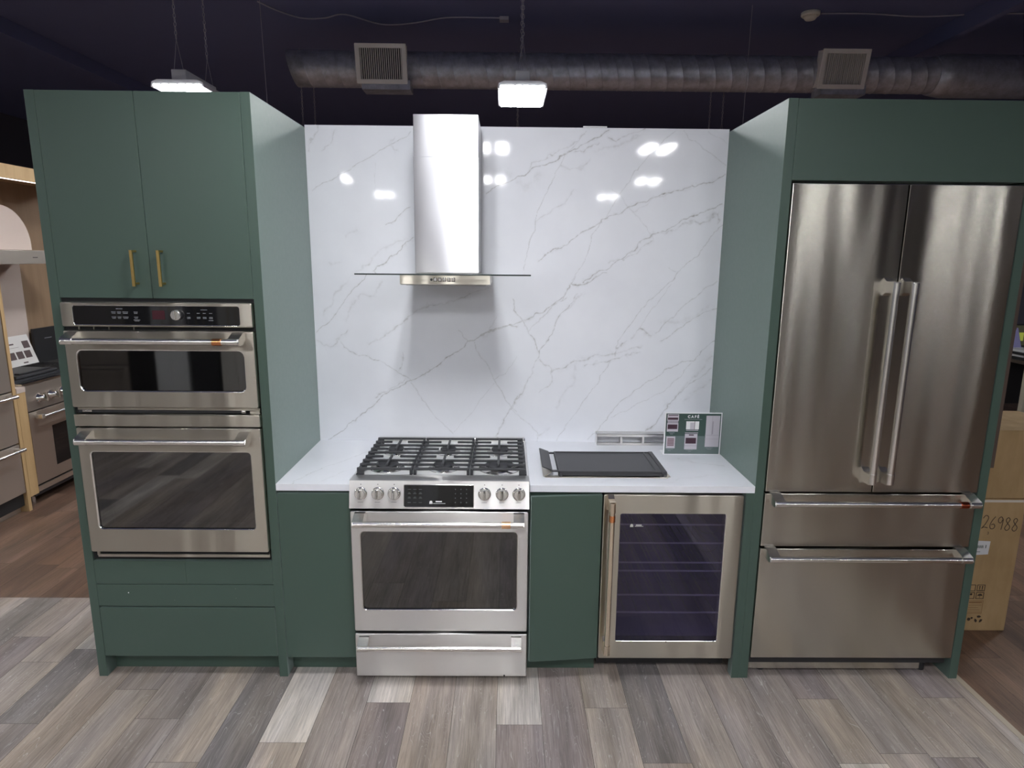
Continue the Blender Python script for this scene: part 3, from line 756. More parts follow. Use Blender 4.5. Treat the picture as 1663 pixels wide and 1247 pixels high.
for kx in (-.610, -.5385, -.4695, -.0885, -.0145, .0565):
    kz = .0635
    k0 = PM @ Vector((kx, 0, kz)); ax = nn
    mb = MB(); mb.lathe(k0, ax, [(.0275, 0), (.0275, .003), (.0245, .005)], CHROME, 36)
    mb.lathe(k0, ax, [(.0222, .004), (.0222, .022), (.0205, .027), (.0195, .028)], HANDLE, 36)
    mb.X = PM; mb.box(kx - .0048, kx + .0048, -.037, -.026, kz - .0195, kz + .0205, CHROME, .0025)
    mb.box(kx - .0012, kx + .0012, -.0375, -.0368, kz + .008, kz + .017, BLACKM)
    mb.build('knob', c)
# cooktop
CTZ = .928
mb = MB(); mb.box(RX0, RX1, .062, .645, .905, CTZ - .004, STEEL_RANGE)
for a, b, y0_, y1_ in ((RX0, RX0 + .012, .062, .645), (RX1 - .012, RX1, .062, .645)): mb.box(a, b, y0_, y1_, CTZ - .004, .936, CHROME, .003)
mb.box(RX0, RX1, .615, .648, CTZ - .004, .944, CHROME, .005)
mb.box(RX0 + .014, RX1 - .014, .064, .61, CTZ - .004, CTZ - .001, mat('cooktop_steel', (.90, .90, .90), .38, .35))
ck = mb.build('cooktop', t)
BUR = [(-.535, .42, .040), (-.535, .185, .052), (-.279, .42, .040), (-.279, .185, .048), (-.028, .42, .044), (-.028, .185, .064)]
for bx, by, br_ in BUR:
    mb = MB(); mb.lathe((bx, by, CTZ - .001), (0, 0, 1), [(br_ * 1.5, 0), (br_ * 1.45, .002), (br_ * .95, .004), (br_ * .9, .012)], CHROME, 32)
    mb.lathe((bx, by, CTZ + .010), (0, 0, 1), [(br_ * .72, 0), (br_ * .9, .002), (br_, .006), (br_ * .97, .0095), (br_ * .9, .011)], IRON, 32); mb.build('burner', ck)
GX = [RX0 + .010, -.404, -.156, RX1 - .010]; GT = .964
rows = [.078 + i * (.548 - .078) / 8 for i in range(9)]
for gi in range(3):
    a, b = GX[gi] + .002, GX[gi + 1] - .002; cx = (a + b) / 2
    mb = MB()
    def rod(x0, x1, y0, y1, z0=GT - .011, z1=GT): mb.box(x0, x1, y0, y1, z0, z1, IRON, .0028)
    for sx in (a, b - .011):
        mb.box(sx, sx + .011, rows[0] - .004, rows[8] + .004, GT - .019, GT - .008, IRON, .003)
    for j, y in enumerate(rows):
        if j % 2 == 0: rod(a, b, y - .0055, y + .0055)
        else:
            rod(a, a + .082, y - .0045, y + .0045); rod(b - .082, b, y - .0045, y + .0045)
    rod(cx - .006, cx + .006, rows[4] + .004, rows[4] + .006) if False else None
    rod(cx - .0055, cx + .0055, rows[0] + .055, rows[3] + .012); rod(cx - .0055, cx + .0055, rows[5] - .012, rows[8] - .02)
    wide_l, wide_r = (gi == 0), (gi == 2)
    for sx, wd in ((a, wide_l), (b, wide_r)):
        w_ = .030 if wd else .012
        x0_, x1_ = (sx, sx + w_) if sx == a else (sx - w_, sx)
        mb.box(x0_, x1_, rows[0] - .007, rows[0] + .012, CTZ - .001, GT - .002, IRON, .004)
        mb.box(x0_, x1_, rows[8] - .012, rows[8] + .007, CTZ - .001, GT - .002, IRON, .004)
        if wd:
            for y in rows[1:8]: mb.box(x0_, x1_, y - .008, y + .008, CTZ + .008, GT - .002, IRON, .004)
    mb.build('grate', ck)
# oven door
mb = MB(); mb.plate(RX0 + .002, RX1 - .002, .250, .808, -.614, .050, .3545, .7135, .015, RY, .003, STEEL_RANGE, .005, CHROME)
d = mb.build('oven_door', t)
mb = MB(); mb.box(-.622, .058, RY + .009, RY + .012, .347, .721, OVENGLASS); mb.build('window', d)
mb = MB(); mb.plate(-.622, .058, .347, .721, -.56, .0, .40, .67, .004, RY + .013, RY + .018, ENAMEL, .001)
mb.box(-.56, .0, RY + .018, RY + .02, .40, .67, mat('door_screen', (.055, .05, .055), .6)); mb.build('inner_pane', d)
mb = MB(); bar(mb, (-.631, -.092, .773), (.0755, -.092, .773), .0125, HANDLE, RY); mb.build('handle', d)
mb = MB(); mb.cyl((-.015, -.092, .773), (.022, -.092, .773), .0146, PALECOPPER, 24); mb.build('handle_band', d)
# warming drawer
mb = MB(); mb.box(RX0 + .002, RX1 - .002, RY, .003, .029, .238, STEEL_RANGE, .004)
mb.cyl((.0, RY - .002, .034), (.0, RY + .001, .034), .004, BLACKM, 12); d = mb.build('warming_drawer', t)
mb = MB(); bar(mb, (-.633, -.088, .200), (.070, -.088, .200), .0115, HANDLE, RY); mb.build('handle', d)
mb = MB(); mb.box(RX0 + .01, RX1 - .01, .0, .01, .805, .822, GAP); mb.build('vent_gap', t)

# ------------------------------------------------------------------ beverage cooler
WX0, WX1 = .4195, 1.0205
t = thing('beverage_cooler', 'undercounter glass-door beverage cooler with vertical handle under the right countertop', 'cooler', (.72, 0, 0))
WF = -.006
mb = MB()
bx0, bx1, bz0, bz1, by1 = WX0 + .006, WX1 - .006, .10, CTB - .004, .6
mb.box(bx0, bx0 + .03, .036, by1, bz0, bz1, COOLIN); mb.box(bx1 - .03, bx1, .036, by1, bz0, bz1, COOLIN)
mb.box(bx0, bx1, .036, by1, bz0, bz0 + .06, COOLIN); mb.box(bx0, bx1, .036, by1, bz1 - .04, bz1, COOLIN); mb.box(bx0, bx1, by1 - .03, by1, bz0, bz1, COOLIN)
mb.box(bx0, bx1, .08, .3, .02, .1, BLACKM)
for x in (bx0 + .05, bx1 - .05): mb.cyl((x, .12, 0), (x, .12, .022), .015, BLACKM, 12); mb.cyl((x, .28, 0), (x, .28, .022), .015, BLACKM, 12)
mb.build('body', t)
mb = MB(); mb.plate(WX0, WX1, .101, .876, .4955, .9465, .189, .789, .006, WF, .034, STEEL, .004, CHROME)
mb.cyl((.722, WF - .001, .186), (.722, WF + .001, .186), .004, BLACKM, 12); d = mb.build('door', t)
mb = MB(); mb.box(.489, .953, WF + .006, WF + .009, .182, .796, WINEGLASS); mb.build('window', d)
mb = MB(); bar(mb, (.4485, -.062, .862), (.4485, -.062, .158), .0115, WARMHANDLE, WF, bw=.02); mb.build('handle', d)
mb = MB(); mb.cyl((.4485, -.062, .805), (.4485, -.062, .778), .0134, COPPER, 24); mb.build('handle_band', d)
mb = MB()
yy = WF + .0052
mb.cyl((.545, yy, .735), (.545, yy + .0006, .735), .0068, WHITEP, 20); mb.box(.538, .552, yy, yy + .0006, .728, .733, WHITEP)
mb.box(.558, .595, yy, yy + .0006, .7305, .7325, WHITEP); mb.box(.563, .588, yy, yy + .0006, .735, .739, WHITEP)
mb.build('setup_sticker', d)
for z, wv in ((.715, 1), (.628, 1), (.535, 0), (.495, 1), (.378, 0), (.292, 0)):
    mb = MB(); mb.box(bx0 + .032, bx1 - .032, .05, .058, z - .001, z + .004, SHELFM, .001)
    for k in range(9):
        x = bx0 + .06 + k * .058; mb.cyl((x, .055, z), (x, by1 - .04, z), .0025, RACKM, 8, caps=False)
    if wv:
        for k in range(4):
            x = bx0 + .085 + k * .13
            pts = [(x + .045 * math.cos(a), .062, z - .012 - .03 * abs(math.sin(a))) for a in [PI * q / 8 for q in range(9)]]
            mb.tube(pts, .0018, RACKM, 6)
    mb.build('shelf', t)

# ------------------------------------------------------------------ refrigerator surround + refrigerator
t = thing('refrigerator_cabinet', 'tall dark green surround with header panel framing the refrigerator', 'cabinet', ((XR0 + XR1) / 2, 0, 0))
for a, b in ((XR0, XR0 + T), (XR1 - T, XR1)):
    mb = MB(); mb.box(a, b, 0, D + .02, 0, H, GREEN, .0012); mb.build('side_panel', t)
mb = MB(); mb.box(XR0 - .036, XR0 - .0005, 0, .05, 0, .884, GREEN, .0008); mb.build('filler_panel', t)
mb = MB(); mb.box(XR0 + T + .001, XR1 - T - .001, 0, .019, 2.168, H - .001, GREEN, .0012); mb.build('header_panel', t)
mb = MB(); mb.box(XR0 + T, XR1 - T, .02, D, H - .02, H - .002, GREEN); mb.box(XR0 + T, XR1 - T, .02, D, 2.17, 2.186, GREEN); mb.box(XR0 + T, XR1 - T, D - .012, D, .0, H - .02, GREEN); mb.build('carcass', t)
mb = MB(); mb.box(XR1 + .0005, XR1 + .024, .012, D, 1.0, H - .01, wood('dark_laminate', (.075, .05, .04), (.11, .075, .058), (3, 3, 1), .5)); mb.build('outer_panel', t)

FX0, FX1 = 1.1085, 2.0175; FM = 1.5645
t = thing('refrigerator', 'large stainless french-door refrigerator with two bottom drawers', 'refrigerator', ((FX0 + FX1) / 2, 0, 0))
FF = -.004
mb = MB(); mb.box(FX0 + .004, FX1 - .004, .03, .63, .06, 2.155, BLACKM)
for x in (FX0 + .08, FX1 - .08):
    for y in (.08, .55): mb.cyl((x, y, 0), (x, y, .062), .02, BLACKM, 14)
mb.build('body', t)
for a, b, hx in ((FX0, FM - .002, 1.5215), (FM + .002, FX1, 1.5945)):
    mb = MB(); mb.box(a, b, FF, .028, .8935, 2.157, STEEL_FR, .003); d = mb.build('door', t)
    mb = MB(); bar(mb, (hx, -.068, 1.780), (hx, -.068, .953), .0135, HANDLE, FF, bw=.03); mb.build('handle', d)
for z0_, z1_, hz, cop in ((.6445, .885, .862, 1), (.1055, .6325, .613, 0)):
    mb = MB(); mb.box(FX0, FX1, FF, .028, z0_, z1_, STEEL_FR, .003); d = mb.build('freezer_drawer', t)
    mb = MB(); bar(mb, (1.128, -.066, hz), (1.990, -.066, hz), .0125, HANDLE, FF); mb.build('handle', d)
    if cop:
        mb = MB(); mb.cyl((1.905, -.066, hz), (1.937, -.066, hz), .0145, mat('dark_copper_band', (.45, .10, .05), .25, 1.0), 24); mb.build('handle_band', d)
mb = MB(); mb.box(FX0 + .004, FX0 + .80, .04, .05, .022, .104, STEEL_FR, .001); mb.build('kick_grille', t)

# ------------------------------------------------------------------ range hood
HXC = -.2645
t = thing('range_hood', 'stainless chimney range hood with flat glass canopy on the backsplash', 'range hood', (HXC, D, 1.75))
cy0 = .345; cx0, cx1 = -.4125, -.1275
mb = MB(); mb.box(cx0 + .0, cx1 - .0, cy0, D - .001, 1.7925, 2.292, STEEL_HOOD, .0015); mb.build('chimney', t)
mb = MB(); mb.box(cx0 + .002, cx1 - .002, cy0 + .003, D - .001, 2.289, 2.4665, STEEL_HOOD, .0015); mb.build('chimney_extension', t)
mb = MB(); mb.box(-.655, .103, .205, D - .002, 1.7855, 1.7915, HOODGLASS); mb.box(-.655, .103, .2035, .205, 1.7855, 1.7915, GLASSEDGE); mb.build('glass_canopy', t)
by0 = .225; bxa, bxb = -.464, -.0735
mb = MB(); mb.prism([(by0, 1.785), (by0, 1.7475), (by0 + .03, 1.742), (D - .002, 1.742), (D - .002, 1.785)], bxa, bxb, 'x', STEEL); bo = mb.build('hood_body', t)
mb = MB(); mb.box(bxa + .02, bxb - .02, by0 + .05, D - .03, 1.7395, 1.7425, mat('grease_filter', (.3, .3, .3), .4, 1.0)); mb.build('filter', bo)
mb = MB(); mb.cyl((-.3275, by0 - .002, 1.7665), (-.3275, by0 + .001, 1.7665), .0055, BLACKM, 20); mb.build('button', bo)
for k in range(5):
    x = -.3105 + k * .0195
    mb = MB(); mb.box(x - .0065, x + .0065, by0 - .003, by0 + .001, 1.7595, 1.7735, CHROME, .0018); mb.box(x - .0078, x + .0078, by0 - .0006, by0 + .001, 1.758, 1.775, BLACKM); mb.build('button', bo)
mb = MB()
for k in range(4): mb.box(-.118 + k * .006, -.1145 + k * .006, by0 - .0006, by0 + .001, 1.766, 1.7705, mat('etched_mark', (.45, .43, .38), .5))
mb.build('etched_marks', bo)

# ------------------------------------------------------------------ things on the counter
t = thing('griddle', 'flat black cast griddle lying on the counter over a steel tray', 'griddle', (.45, .28, CT))
mb = MB(); z0_, z1_ = .921, .943
mb.prism([(.232, .105), (.700, .105), (.700, .40), (.232, .40)], z0_ + .01, z1_ - .004, 'z', GRIDDLE)
mb.box(.232, .70, .105, .113, z0_, z1_, GRIDDLE, .002); mb.box(.232, .70, .392, .40, z0_ + .004, z1_, GRIDDLE, .002)
mb.box(.232, .240, .105, .40, z0_ + .004, z1_, GRIDDLE, .002); mb.box(.692, .712, .10, .405, z0_ + .008, z1_, GRIDDLE, .002)
mb.box(.665, .672, .113, .392, z1_ - .005, z1_ - .0015, GRIDDLE, .001)
for x in (.245, .690):
    for y in (.112, .393): mb.cyl((x, y, CT), (x, y, z0_ + .01), .010, GRIDDLE, 14)
mb.build('plate', t)
mb = MB()
mb.prism([(.160, z1_ + .016), (.165, z1_ + .018), (.207, z1_ + .002), (.207, z1_ - .004)], .112, .392, 'y', GRIDDLE)
mb.box(.205, .234, .112, .128, z1_ - .008, z1_ - .001, GRIDDLE, .002); mb.box(.205, .234, .376, .392, z1_ - .008, z1_ - .001, GRIDDLE, .002); mb.build('handle', t)
mb = MB(); mb.box(.240, .716, .098, .40, CT, CT + .004, STEEL, .001); mb.box(.172, .24, .098, .118, CT, CT + .004, STEEL, .001)
mb.prism([(.712, CT + .004), (.730, CT + .004), (.713, CT + .022)], .102, .106, 'y', STEEL)
mb.prism([(.166, CT + .001), (.172, CT + .001), (.205, .934), (.199, .934)], .110, .39, 'y', STEEL); mb.build('tray', t)

t = thing('trim_rack', 'stainless open frame leaning against the backsplash behind the griddle', 'metal frame', (.67, .62, CT))
mb = MB(); a, b = .470, .90
mb.box(a, b, .603, .606, CT, CT + .012, STEEL_RANGE, .0005); mb.box(a, b, .603, .659, CT + .057, CT + .060, STEEL_RANGE, .0005); mb.box(a, b, .603, .606, CT + .045, CT + .060, STEEL_RANGE, .0005)
mb.box(a, a + .003, .603, .659, CT, CT + .060, STEEL_RANGE); mb.box(b - .003, b, .603, .659, CT, CT + .060, STEEL_RANGE); mb.box(a, b, .603, .659, CT, CT + .002, STEEL_RANGE)
mb.build('rail', t)
for x in (.592, .705):
    mb = MB(); mb.box(x, x + .012, .607, .64, CT + .002, CT + .057, STEEL_RANGE, .001); mb.build('divider', t)

# counter sign
sx0, sx1, sz1, sy = .7765, 1.0585, 1.1285, .447
t = thing('countertop_sign', 'green printed appliance sign in clear white-edged holder on right end of counter', 'sign', ((sx0 + sx1) / 2, sy, CT))
mb = MB(); mb.box(sx0, sx1, sy, sy + .004, CT, sz1, SIGNW, .001)
mb.prism([(sy + .004, CT), (sy + .07, CT), (sy + .07, CT + .003), (sy + .004, CT + .003)], sx0, sx1, 'x', SIGNW); fr_ = mb.build('holder', t)
mb = MB(); ya, yb = sy - .0012, sy + .0005
mb.box(sx0 + .0065, sx1 - .0065, ya, yb, CT + .0965, sz1 - .005, SIGNG); mb.box(sx0 + .0065, sx1 - .0065, ya, yb, CT + .005, CT + .0965, SIGNG_REFL); sh = mb.build('printed_sheet', t)
def sp(u, v): return sx0 + (u - 230) / 1232 * (sx1 - sx0), CT + (1000 - v) / 870 * (sz1 - CT)
mb = MB()
def R(u0, v0, u1, v1, m, k=0):
    x0, z1 = sp(u0, v0); x1, z0 = sp(u1, v1); mb.box(x0, x1, ya - .0004 * (k + 1), ya + .0001, z0, z1, m)
R(285, 165, 530, 300, SILV); R(305, 178, 515, 195, PLUM, 1); R(295, 232, 515, 278, PLUM, 1)
R(285, 345, 525, 520, SILV); R(300, 372, 505, 468, PLUM, 1); R(290, 305, 520, 340, SILV2)
R(285, 620, 475, 865, SILV); R(310, 655, 452, 815, mat('printed_cooler', (.22, .13, .15), .4), 1)
for q in range(4): R(318, 680 + q * 34, 445, 690 + q * 34, SILV2, 2)
R(695, 308, 970, 470, WHITEP); R(780, 330, 870, 470, SILV, 1); R(872, 308, 882, 470, PLUM, 1); R(700, 478, 960, 498, SILV2)
R(680, 565, 950, 885, SILV); R(765, 575, 872, 600, PLUM, 1); R(700, 645, 925, 765, PLUM, 1); R(680, 805, 950, 815, SILV2, 1); R(680, 535, 960, 550, SILV2)
R(1120, 190, 1415, 830, SILV); R(1255, 305, 1280, 570, SILV2, 1); R(1110, 585, 1400, 592, SILV2, 1); R(1110, 665, 1400, 672, SILV2, 1); R(1250, 195, 1256, 585, SILV2, 1)
for u, v, w_ in ((395, 545, 120), (390, 570, 60), (365, 890, 150), (360, 915, 60), (795, 900, 150), (800, 925, 60), (1220, 855, 150), (1225, 880, 90), (840, 268, 380)):
    R(u - w_ / 2, v - 4, u + w_ / 2, v + 4, DIMP)
mb.build('appliance_pictures', sh)
x_, z_ = sp(840, 215)
text('sign_lettering', 'CAFÉ', .0185, Matrix.Translation((x_, ya - .0003, z_)) @ Matrix.Rotation(PI / 2, 4, 'X'), SIGNW, sh, .0003, .0004, 1.45)

o = MB(); o.box(.366, .478, .70, .78, 2.485, 2.4905, mat('blue_card', (.10, .16, .24), .5)); o.box(.364, .48, .698, .702, 2.485, 2.4915, SIGNW)
o.box(.41, .43, .73, .75, .01, 2.486, BLACKM); o.box(.32, .52, .70, .86, 0, .012, BLACKM)
tag(o.build('card_stand', None, (.42, .74, 0)), 'small blue card peeking over the top edge of the backsplash', 'card')
# ------------------------------------------------------------------ ceiling: duct, grilles, cables, lamps
DY, DZ, DR = 3.5, 3.478, .148
t = thing('air_duct', 'round galvanised spiral air duct running above the backsplash', 'duct', (.9, DY, DZ))
mb = MB()
prof = []; x = 0.0
L = 7.3
while x < L:
    prof += [(DR, x), (DR, x + .132), (DR + .0022, x + .1345), (DR + .0022, x + .1385), (DR, x + .141)]; x += .142
mb.lathe((-1.90, DY, DZ), (1, 0, 0), prof, DUCTM, 40)
# tilt each seam a little, as a spiral seam leans
mb.v = [(vx + (vz - DZ) * -.25, vy, vz) for vx, vy, vz in mb.v]
mb.build('pipe', t)
mb = MB(); mb.lathe((3.75, DY, DZ), (1, 0, 0), [(DR + .01, 0), (DR + .03, .12), (DR + .03, 1.5), (DR + .005, 1.52)], DUCTM, 36); mb.build('sleeve', t)
for gx0, gx1 in ((-1.30, -.865), (2.665, 3.075)):
    mb = MB(); y0_ = DY - DR - .075; sh_ = Matrix(((1, 0, 0, 0), (0, 1, 0, 0), (0, 0, 1, 0), (0, 0, 0, 1)))
    cz = DZ + .0; h2 = .155
    gm = Matrix.Translation(((gx0 + gx1) / 2, y0_, cz - .01)) @ Matrix.Rotation(math.radians(12), 4, 'X')
    mb.X = gm; w2 = (gx1 - gx0) / 2
    mb.plate(-w2, w2, -h2, h2, -w2 + .04, w2 - .04, -h2 + .036, h2 - .036, .002, 0, .012, VENTM, .002)
    mb.box(-w2 + .03, w2 - .03, .06, .07, -h2 + .02, h2 - .02, BLACKM)
    mb.box(-w2 + .012, w2 - .012, .012, .15, -h2 + .01, -h2 + .02, VENTM); mb.box(-w2 + .012, w2 - .012, .012, .09, h2 - .02, h2 - .01, VENTM)
    for s_ in (-1, 1): mb.box(s_ * (w2 - .012) - .004, s_ * (w2 - .012) + .004, .012, .12, -h2 + .01, h2 - .01, VENTM)
    g = mb.build('vent_grille', t)
    mb = MB(); mb.X = gm
    n_ = 20
    for k in range(n_):
        xx = -w2 + .048 + k * (2 * w2 - .096) / (n_ - 1); mb.box(xx - .0025, xx + .0025, .006, .03, -h2 + .034, h2 - .034, VENTM)
    mb.build('louvres', g)
    mb = MB(); mb.box(gx0 + .04, gx1 + .02, DY - DR - .03, DY, DZ - DR - .055, DZ - DR + .02, DUCTM); mb.build('collar', t)

def smooth(pts, n=10):
    out = []
    P_ = [Vector(p) for p in pts]; P_ = [P_[0]] + P_ + [P_[-1]]
    for i in range(1, len(P_) - 2):
        for k in range(n):
            t_ = k / n; a, b, c, d = P_[i - 1], P_[i], P_[i + 1], P_[i + 2]
            out.append(0.5 * ((2 * b) + (c - a) * t_ + (2 * a - 5 * b + 4 * c - d) * t_ ** 2 + (3 * b - a - 3 * c + d) * t_ ** 3))
    out.append(P_[-2]); return out
cz = 3.893
mb = MB(); mb.tube(smooth([(-2.05, 3.15, cz), (-1.95, 3.35, cz), (-1.80, 3.51, cz), (-1.60, 3.50, cz), (-1.404, 3.413, cz), (-1.132, 3.638, cz), (-.85, 3.60, cz), (-.55, 3.46, cz), (-.246, 3.446, cz), (-.05, 3.45, cz)]), .006, CONDUIT, 6)
mb.box(-.08, .0, 3.42, 3.5, 3.87, 3.9, CONDUIT, .003)
tag(mb.build('ceiling_cable', None, (-1, 3.5, cz)), 'wavy grey cable stapled to the dark ceiling above the left duct', 'cable')
mb = MB(); mb.tube(smooth([(2.62, 3.26, cz), (3.0, 3.25, cz), (3.5, 3.30, cz), (4.0, 3.22, cz), (4.6, 3.2, cz)]), .006, CONDUIT, 6)
tag(mb.build('ceiling_cable', None, (3, 3.2, cz)), 'straight thin cable running right from the white smoke detector', 'cable')
t = thing('smoke_detector', 'round white smoke detector on the dark ceiling', 'smoke detector', (2.53, 3.26, 3.9))
mb = MB(); mb.lathe((2.53, 3.26, 3.9), (0, 0, -1), [(.075, 0), (.075, .022), (.068, .03)], SMOKEM, 32); mb.build('base', t)
mb = MB(); mb.lathe((2.53, 3.26, 3.87), (0, 0, -1), [(.05, 0), (.052, .012), (.04, .026), (.02, .032), (.012, .033)], SMOKEM, 32); mb.build('sensor_cap', t)

def chain(mb, p0, p1, m, link=.032, r=.0022):
    p0 = Vector(p0); p1 = Vector(p1); d = p1 - p0; n = max(2, int(d.length / (link * .78))); d.normalize()
    a = Vector((0, 1, 0)); e1 = d.cross(a).normalized(); e2 = d.cross(e1)
    for i in range(n):
        c = p0 + (p1 - p0) * ((i + .5) / n); e = e1 if i % 2 else e2
        pts = [c + d * (link * .5 * math.cos(q)) + e * (link * .24 * math.sin(q)) for q in [2 * PI * k / 6 for k in range(7)]]
        mb.tube(pts, r, m, 4)

LAMP2 = mat('lamp_led_bar', (.9, .9, .9), .5, emit=(0.97, 0.98, 1.0), estr=100.0)
def pendant(x0, x1, y0, y1, z, label, chains=True, full=True, grp=None):
    cx, cy = (x0 + x1) / 2, (y0 + y1) / 2
    t = thing('pendant_light', label, 'light fixture', (cx, cy, z), grp)
    mb = MB(); mb.prism([(x0 - .012, z + .0), (x0 - .006, z + .03), (x0 + .03, z + .045), (x1 - .03, z + .045), (x1 + .006, z + .03), (x1 + .012, z + .0)], y0 - .01, y1 + .01, 'y', HOUSE)
    hs = mb.build('housing', t)
    mb = MB(); mb.box(cx - .048, cx + .048, y0 + .02, y1 - .02, z + .045, z + .115, HOUSE, .004); mb.build('driver_box', t)
    mb = MB(); n_ = 6; w_ = (x1 - x0) / n_
    if full:
        mb.box(x0 + .006, x1 - .006, y0 + .004, y1 - .004, z - .006, z - .001, LAMP, .002)
    else:
        for a, b in ((x0 + .01, cx - .045), (cx + .045, x1 - .01)): mb.box(a, b, y0 + .01, y1 - .01, z - .006, z - .001, LAMP2, .002)
    mb.build('diffuser', t)
    if full:
        mb = MB()
        for k in range(n_): mb.box(x0 + k * w_ + .006, x0 + (k + 1) * w_ - .006, y0 - .0125, y0 - .0105, z + .006, z + .013, LAMP)
        mb.build('reflector_slots', t)
    if chains:
        ends = ((cx, y0 + .03), (cx, y1 - .03))
        for q, (a, b) in enumerate(ends):
            mb = MB(); top = (a, b, z + .30)
            mb.tube([(a - .03, b, z + .115), top, (a + .03, b, z + .115)], .0018, WIREM, 5)
            chain(mb, top, (a + (.0 if full else 0), b, 3.895), WIREM); mb.build('chain', t)
    return t
pendant(-.058, .244, 1.90, 2.40, 2.95, 'white rectangular high-bay light hanging by chain above the range hood')
lf = pendant(-2.345, -2.02, 1.96, 2.46, 2.95, 'white rectangular high-bay light hanging above the tall green oven cabinet')
for x, y in ((-.27, -.68), (-.15, -2.9), (1.5, -2.85), (-2.4, -3.0), (3.95, -5.6), (5.8, -5.6), (-2.1, 4.6), (.1, 4.6), (2.2, 4.6), (-.2, -5.6), (2.0, -5.6), (-2.4, -5.6), (-5.0, -.8), (4.9, 1.9), (-5.3, 2.2), (-5.0, -4.0), (-2.2, -8.0), (1.8, -8.0)):  # few read from shadow and highlights; rest added to brighten and streak the steel
    pendant(x - .15, x + .15, y - .25, y + .25, 2.95, 'chain-hung white high-bay light among the unseen ones, some added for brightness', True, False, 'showroom lights out over the floor')
mb = MB(); mb.tube([(-1.98, 3.0, 3.895), (-1.96, 3.0, 2.6)], .0022, WIREM, 5); tag(mb.build('hanging_wire', None, (-1.98, 3, 3.9)), 'thin hanging wire left of the duct end', 'wire')
mb = MB(); mb.tube([(1.98, 3.1, 3.895), (1.97, 3.1, 2.7)], .0022, WIREM, 5); tag(mb.build('hanging_wire', None, (1.98, 3.1, 3.9)), 'thin hanging wire right above the backsplash corner', 'wire')

# ------------------------------------------------------------------ neighbouring oak kitchen display on the left
LX = -3.5
t = thing('oak_tall_panel', 'tall light oak end panel beside the steel drawer refrigerator at the far left', 'panel', (-3.8, 1.895, 0))
mb = MB(); mb.box(-4.15, LX, 1.88, 1.91, 0, 2.375, OAK, .001); mb.build('side_panel', t)
t = thing('oak_header', 'light oak header board with glowing strip over the far left range niche', 'header', (-3.8, 2.6, 2.38))
mb = MB(); mb.box(LX - .02, LX, 1.0, 3.5, 2.38, 2.475, OAK, .001); mb.box(-4.15, LX - .02, 1.0, 3.5, 2.44, 2.475, OAK); mb.build('board', t)
mb = MB(); mb.box(LX - .045, LX - .03, 1.95, 3.45, 2.377, 2.384, LEDM); mb.box(LX - .055, LX - .02, 1.95, 3.45, 2.384, 2.44, SHADEWOOD); mb.build('led_strip', t)
o = MB(); o.box(-4.19, -4.151, 1.0, 3.52, 0, 2.475, SHADEWOOD)
tag(o.build('niche_back_panel', None, (-4.17, 2.2, 0)), 'wood back panel of the far left kitchen niche, browned for shade', 'panel')
o = MB(); o.box(-4.15, -4.135, 1.915, 2.965, CT, 1.79, PLASTER)
tag(o.build('niche_backsplash', None, (-4.14, 2.4, CT)), 'pale backsplash slab behind the far left range', 'backsplash')
t = thing('arched_hood', 'pale plaster arched hood with stainless lip over the far left range', 'range hood', (-4.0, 2.45, 1.79))
mb = MB(); pts = [(2.10, 1.89)] + [(2.385 - .285 * math.cos(a), 1.93 + .29 * math.sin(a)) for a in [PI * k / 20 for k in range(21)]] + [(2.67, 1.89)]
mb.prism(pts, -4.148, -3.80, 'x', PLASTER); mb.build('arch', t)
mb = MB(); mb.box(-4.148, -3.62, 2.0, 2.91, 1.785, 1.885, STEEL_SIDE, .002); mb.box(-3.621, -3.618, 2.42, 2.47, 1.83, 1.835, BLACKM); mb.build('lip', t)
t = thing('oak_base_cabinet', 'narrow light oak base cabinet with pale top left of the far range', 'cabinet', (-3.8, 1.955, 0))
mb = MB(); mb.box(-4.14, LX, 1.912, 1.996, .10, .875, OAK, .001); mb.build('carcass', t)
mb = MB(); mb.box(-4.14, LX - .07, 1.912, 1.996, 0, .10, BLACKM); mb.build('toe_kick', t)
mb = MB(); mb.box(-4.13, LX + .005, 1.912, 1.996, .876, CT, PLASTER, .002); mb.build('countertop', t)
# drawer refrigerator at the frame edge
t = thing('drawer_refrigerator', 'stainless drawer refrigerator with two bar handles at the left picture edge', 'refrigerator', (-3.8, 1.4, 0))
mb = MB(); mb.box(-4.14, LX - .025, .97, 1.874, .05, 2.12, BLACKM); mb.box(-4.14, LX - .06, .97, 1.874, 0, .05, STEEL_SIDE); mb.build('body', t)
mb = MB(); mb.box(LX - .024, LX, .972, 1.872, .904, 2.12, STEEL_SIDE, .003); mb.build('door', t)
for a, b, hz in ((.525, .895, .868), (.15, .515, .482)):
    mb = MB(); mb.box(LX - .024, LX, .972, 1.872, a, b, STEEL_SIDE, .003); d = mb.build('drawer', t)
    mb = MB(); mb.cyl((LX + .055, 1.0, hz), (LX + .055, 1.85, hz), .012, HANDLE, 18)
    for y in (1.0, 1.81): mb.box(LX, LX + .055, y, y + .035, hz - .01, hz + .016, HANDLE, .003)
    mb.build('handle', d)
